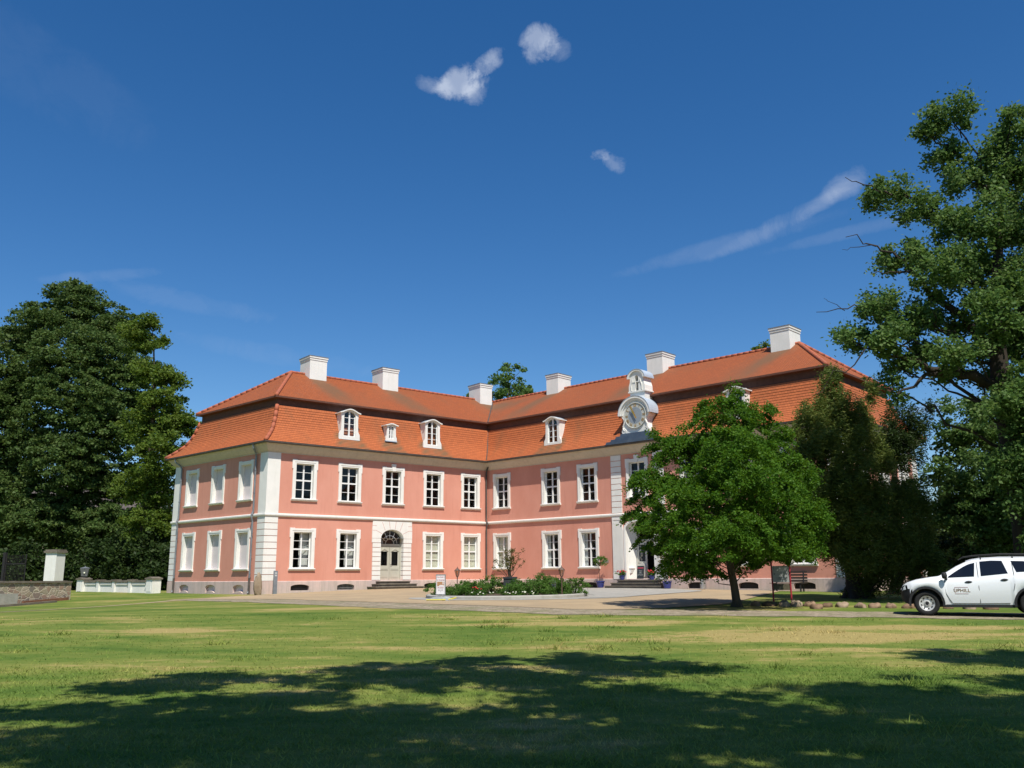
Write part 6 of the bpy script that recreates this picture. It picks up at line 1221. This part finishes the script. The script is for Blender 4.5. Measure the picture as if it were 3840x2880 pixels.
T_Y = [(-.84, .50), (-.80, .62), (-.70, .74), (-.5, .835), (-.2, .885), (.15, .90), (.6, .885), (1.5, .885), (2.3, .89), (2.67, .905), (3.0, .885), (3.3, .82), (3.48, .70)]
T_BELT, T_TOP, T_BOT, T_Y = [[(x * .8 if x < 0 else x, v) for x, v in q] for q in (T_BELT, T_TOP, T_BOT, T_Y)]
def zbot(x):
    z = itp(x, T_BOT)
    for xw in (0, 2.67):
        d = abs(x - xw)
        if d < .42: z = max(z, .34 + math.sqrt(.42 ** 2 - d * d))
    return z
def section(x):
    zb, ze, zt, y = zbot(x), itp(x, T_BELT), itp(x, T_TOP), itp(x, T_Y); pts = []
    zb = min(zb, ze - .08)
    for k, dy in ((0, -.03), (.25, .0), (.5, .012), (.75, .0), (.93, -.03), (1, -.055)): pts.append((y + dy + (.02 if 0 < k < .8 and min(abs(x), abs(x - 2.67)) < .5 else 0), zb + (ze - zb) * k))
    cab = max(0.0, min(1.0, (zt - ze - .06) / .42)); yr = (y - .075) + (.60 - (y - .075)) * cab; zee = ze + (zt - ze) * .82 if cab > 0 else ze + (zt - ze) * .6
    for k in (.33, .66, 1): pts.append((y - .06 + (yr - y + .06) * k, ze + (zee - ze) * k))
    pts += [(yr * .86, zee + (zt - zee) * .62), (yr * .5, zt - .012), (0, zt)]; return pts
def yside(x, z):
    p = section(x)
    for (y0, z0), (y1, z1) in zip(p, p[1:]):
        if z0 <= z <= z1: return y0 + (y1 - y0) * (z - z0) / (z1 - z0 + 1e-9)
    return p[0][0]
xs = sorted(set([round(-.672 + .04 * i, 3) for i in range(104)] + [-.42, .42, 2.25, 3.09, 3.48])); secs = [section(min(x, 3.48)) for x in xs]
body, bump, rearb = G(), G(), G()
for i in range(len(xs) - 1):
    for sg in (-1, 1):
        for k in range(len(secs[0]) - 1):
            q = [(xs[i], sg * secs[i][k][0], secs[i][k][1]), (xs[i + 1], sg * secs[i + 1][k][0], secs[i + 1][k][1]), (xs[i + 1], sg * secs[i + 1][k + 1][0], secs[i + 1][k + 1][1]), (xs[i], sg * secs[i][k + 1][0], secs[i][k + 1][1])]
            cz = sum(p[2] for p in q) / 4; cx = sum(p[0] for p in q) / 4
            (bump if (cz < .70 and cx < -.36) else rearb if (cz < .62 and cx > 3.1) else body).face(q)
for i, G_ in ((0, bump), (-1, body)):
    s_ = secs[i]; G_.face([(xs[i], y, z) for y, z in s_] + [(xs[i], -y, z) for y, z in s_[::-1][1:]])
body.build('body', M['carpaint'], car, Mx, smooth=True); bump.build('bumper', M['plastic'], car, Mx, smooth=True); rearb.build('bumper', M['plastic'], car, Mx, smooth=True)
g = G(); g.box(-.35, 3.05, -.68, .68, .24, .33); g.box(.48, 2.2, -.86, .86, .235, .315); g.X = None
for xw in (0, 2.67):
    g.prism([(xw + .41 * math.cos(PI * i / 14), .33 + .41 * math.sin(PI * i / 14)) for i in range(15)], -.60, .60)
g.build('underbody', M['plastic'], car, Mx)
for xw in (0, 2.67):
    for sg in (-1, 1):
        g = G(); n = 16; a0, a1 = -.05 * PI, 1.05 * PI
        ro = [(xw + .475 * math.cos(a0 + (a1 - a0) * i / n), .34 + .475 * math.sin(a0 + (a1 - a0) * i / n)) for i in range(n + 1)]; ri = [(xw + .415 * math.cos(a0 + (a1 - a0) * i / n), .34 + .415 * math.sin(a0 + (a1 - a0) * i / n)) for i in range(n + 1)]
        y0, y1 = sorted((sg * .80, sg * .935)); g.prism(ro + ri[::-1], y0, y1); g.build('wheel_arch', M['plastic'], car, Mx)
        Wx = Mx @ Matrix.Translation((xw, sg * .775, .343)) @ Matrix.Rotation(PI / 2 * (1 if sg < 0 else -1), 4, 'X')
        g = G(); g.lathe([(.20, -.10), (.30, -.105), (.335, -.08), (.343, -.03), (.343, .03), (.335, .08), (.30, .105), (.215, .10), (.21, .06), (.20, -.02)], 30); w = g.build('wheel', M['tyre'], car, Wx, smooth=True)
        g = G(); g.lathe([(.03, .07), (.06, .085), (.075, .05), (.13, .045), (.175, .07), (.20, .075), (.212, .095), (.208, .06), (.19, .0), (.0, -.02)], 30)
        rm = g.build('rim', M['rim'], w, Wx); g = G()
        for k in range(9): a = 2 * PI * k / 9; g.lathe([(.026, .058), (.03, .068), (.012, .069)], 8, .162 * math.cos(a), .162 * math.sin(a), .0)
        g.lathe([(.05, .06), (.045, .09), (.01, .098)], 12); g.build('rim_hole', M['tyre'], rm, Wx)
def sidepoly(g, pts, sg, off=.007):
    # subdivide so that the pane follows the curved side
    g.face([(x, sg * (yside(x, z) + off), z) for x, z in pts])
def panel(top, bot, n=10):   # grid between two curves (x,z)
    out = []
    for j in range(4): out.append([(top[0][0], 0)])
    return out
def gridpane(g, bl, br, tl_pts, sg, nx=12, nz=4, off=.007):
    """pane whose lower edge runs bl-br and whose upper edge is the polyline tl_pts"""
    def up(t):
        d = [0]
        for a, b in zip(tl_pts, tl_pts[1:]): d.append(d[-1] + math.dist(a, b))
        L = t * d[-1]
        for i in range(len(d) - 1):
            if L <= d[i + 1] + 1e-9: k = (L - d[i]) / (d[i + 1] - d[i] + 1e-9); return (tl_pts[i][0] + (tl_pts[i + 1][0] - tl_pts[i][0]) * k, tl_pts[i][1] + (tl_pts[i + 1][1] - tl_pts[i][1]) * k)
        return tl_pts[-1]
    P_ = lambda t, v: tuple(Vector((bl[0] + (br[0] - bl[0]) * t, bl[1] + (br[1] - bl[1]) * t)).lerp(Vector(up(t)), v))
    for i in range(nx):
        for j in range(nz):
            q = [P_(i / nx, j / nz), P_((i + 1) / nx, j / nz), P_((i + 1) / nx, (j + 1) / nz), P_(i / nx, (j + 1) / nz)]
            g.face([(x, sg * (yside(x, z) + off), z) for x, z in q])
for sg in (-1, 1):
    for bl, br, tp in (((.60, 1.055), (1.28, 1.085), [(.62, 1.09), (.80, 1.215), (1.0, 1.34), (1.16, 1.425), (1.33, 1.47)]), ((1.45, 1.095), (2.13, 1.165), [(1.46, 1.50), (1.75, 1.525), (2.02, 1.515)]), ((2.34, 1.20), (2.85, 1.22), [(2.24, 1.51), (2.55, 1.50), (2.78, 1.44), (2.9, 1.30)])):
        g = G(); gridpane(g, bl, br, tp, sg); g.build('side_window', M['carglass'], car, Mx, smooth=True)
    for x, z in ((1.12, .935), (2.02, .99)):
        g = G(); y = yside(x, z); g.X = Matrix.Translation((x, sg * (y + .008), z)) @ Matrix.Rotation(R(-3), 4, 'Y') @ Matrix.Diagonal((1, .28, .33, 1)); g.lathe([(.004, -.10), (.06, -.07), (.10, 0), (.06, .07), (.004, .10)], 16); g.build('door_handle', M['plastic'], car, Mx, smooth=True)
    g = G(); y = sg * (yside(.56, 1.0) + .02); g.tube([(.56, y - sg * .03, 1.02), (.54, y + sg * .10, 1.06)], [.04, .03], 8); g.X = Matrix.Translation((.52, y + sg * .14, 1.11)); g.lathe([(.01, -.09), (.06, -.07), (.075, 0), (.06, .08), (.02, .10)], 14); g.build('door_mirror', M['plastic'], car, Mx, smooth=True)
    g = G(); ln = lambda pts: g.tube([(x, sg * (yside(x, z) + .007), z) for x, z in pts], .007, 5, False)
    ln([(.52, .98), (.50, .80), (.52, .62), (.60, .45), (.66, .36)]); ln([(1.38, 1.50), (1.38, 1.10), (1.37, .8), (1.37, .36)]); ln([(2.26, 1.48), (2.27, 1.15), (2.26, .85), (2.22, .70)]); ln([(.66, .345), (1.4, .345), (2.1, .355)]); g.build('door_seam', M['plastic'], car, Mx)
    g = G(); g.tube([(.95, sg * .52, 1.56), (1.05, sg * .53, 1.625), (1.3, sg * .54, 1.665), (2.0, sg * .55, 1.705), (2.7, sg * .54, 1.69), (3.0, sg * .53, 1.65), (3.1, sg * .53, 1.60)], .02, 8); [g.tube([(x, sg * .53, 1.55), (x, sg * .53, 1.69)], .018, 6) for x in (1.5, 2.3)]; g.build('roof_rail', M['plastic'], car, Mx)
    g = G(); pts = [(-.64, .79), (-.635, .71), (-.57, .70), (-.47, .74), (-.49, .85), (-.57, .835)]; g.face([(x, sg * (yside(x, z) + .012), z) for x, z in pts]); g.build('headlight', M['carglass'], car, Mx)
g = G()
for i in range(8):
    for j in range(6):
        f = lambda u, v: (.40 + u * .72, (-.56 + .04 * u + v * (1.12 - .08 * u)), itp(.40 + u * .72, T_TOP) - .012 * (2 * v - 1) ** 2 + .006); g.face([f(i / 8, j / 6), f((i + 1) / 8, j / 6), f((i + 1) / 8, (j + 1) / 6), f(i / 8, (j + 1) / 6)])
g.build('windscreen', M['carglass'], car, Mx, smooth=True)
M['decalpink'] = mat('faded_pink_print', (.50, .36, .36), None); M['decalbrown'] = mat('brown_print', (.20, .12, .045), None)
for dx, w_, zz, h_ in ((.92, .34, .79, .014), (.92, .34, .615, .010)): g = G(); g.box(dx - w_ / 2, dx + w_ / 2, -yside(dx, zz) - .006, -yside(dx, zz) - .003, zz - h_ / 2, zz + h_ / 2); g.build('decal_line', M['decalpink'], car, Mx)
g = G(); g.box(.752, .762, -yside(.76, .7) - .006, -yside(.76, .7) - .003, .615, .79); g.build('decal_line', M['decalpink'], car, Mx)
text_obj('decal_lettering', 'UPHILL', .135, M['decalbrown'], car, Mx @ Matrix.Translation((.93, -yside(.9, .70) - .007, .70)) @ Matrix.Rotation(PI / 2, 4, 'X'))
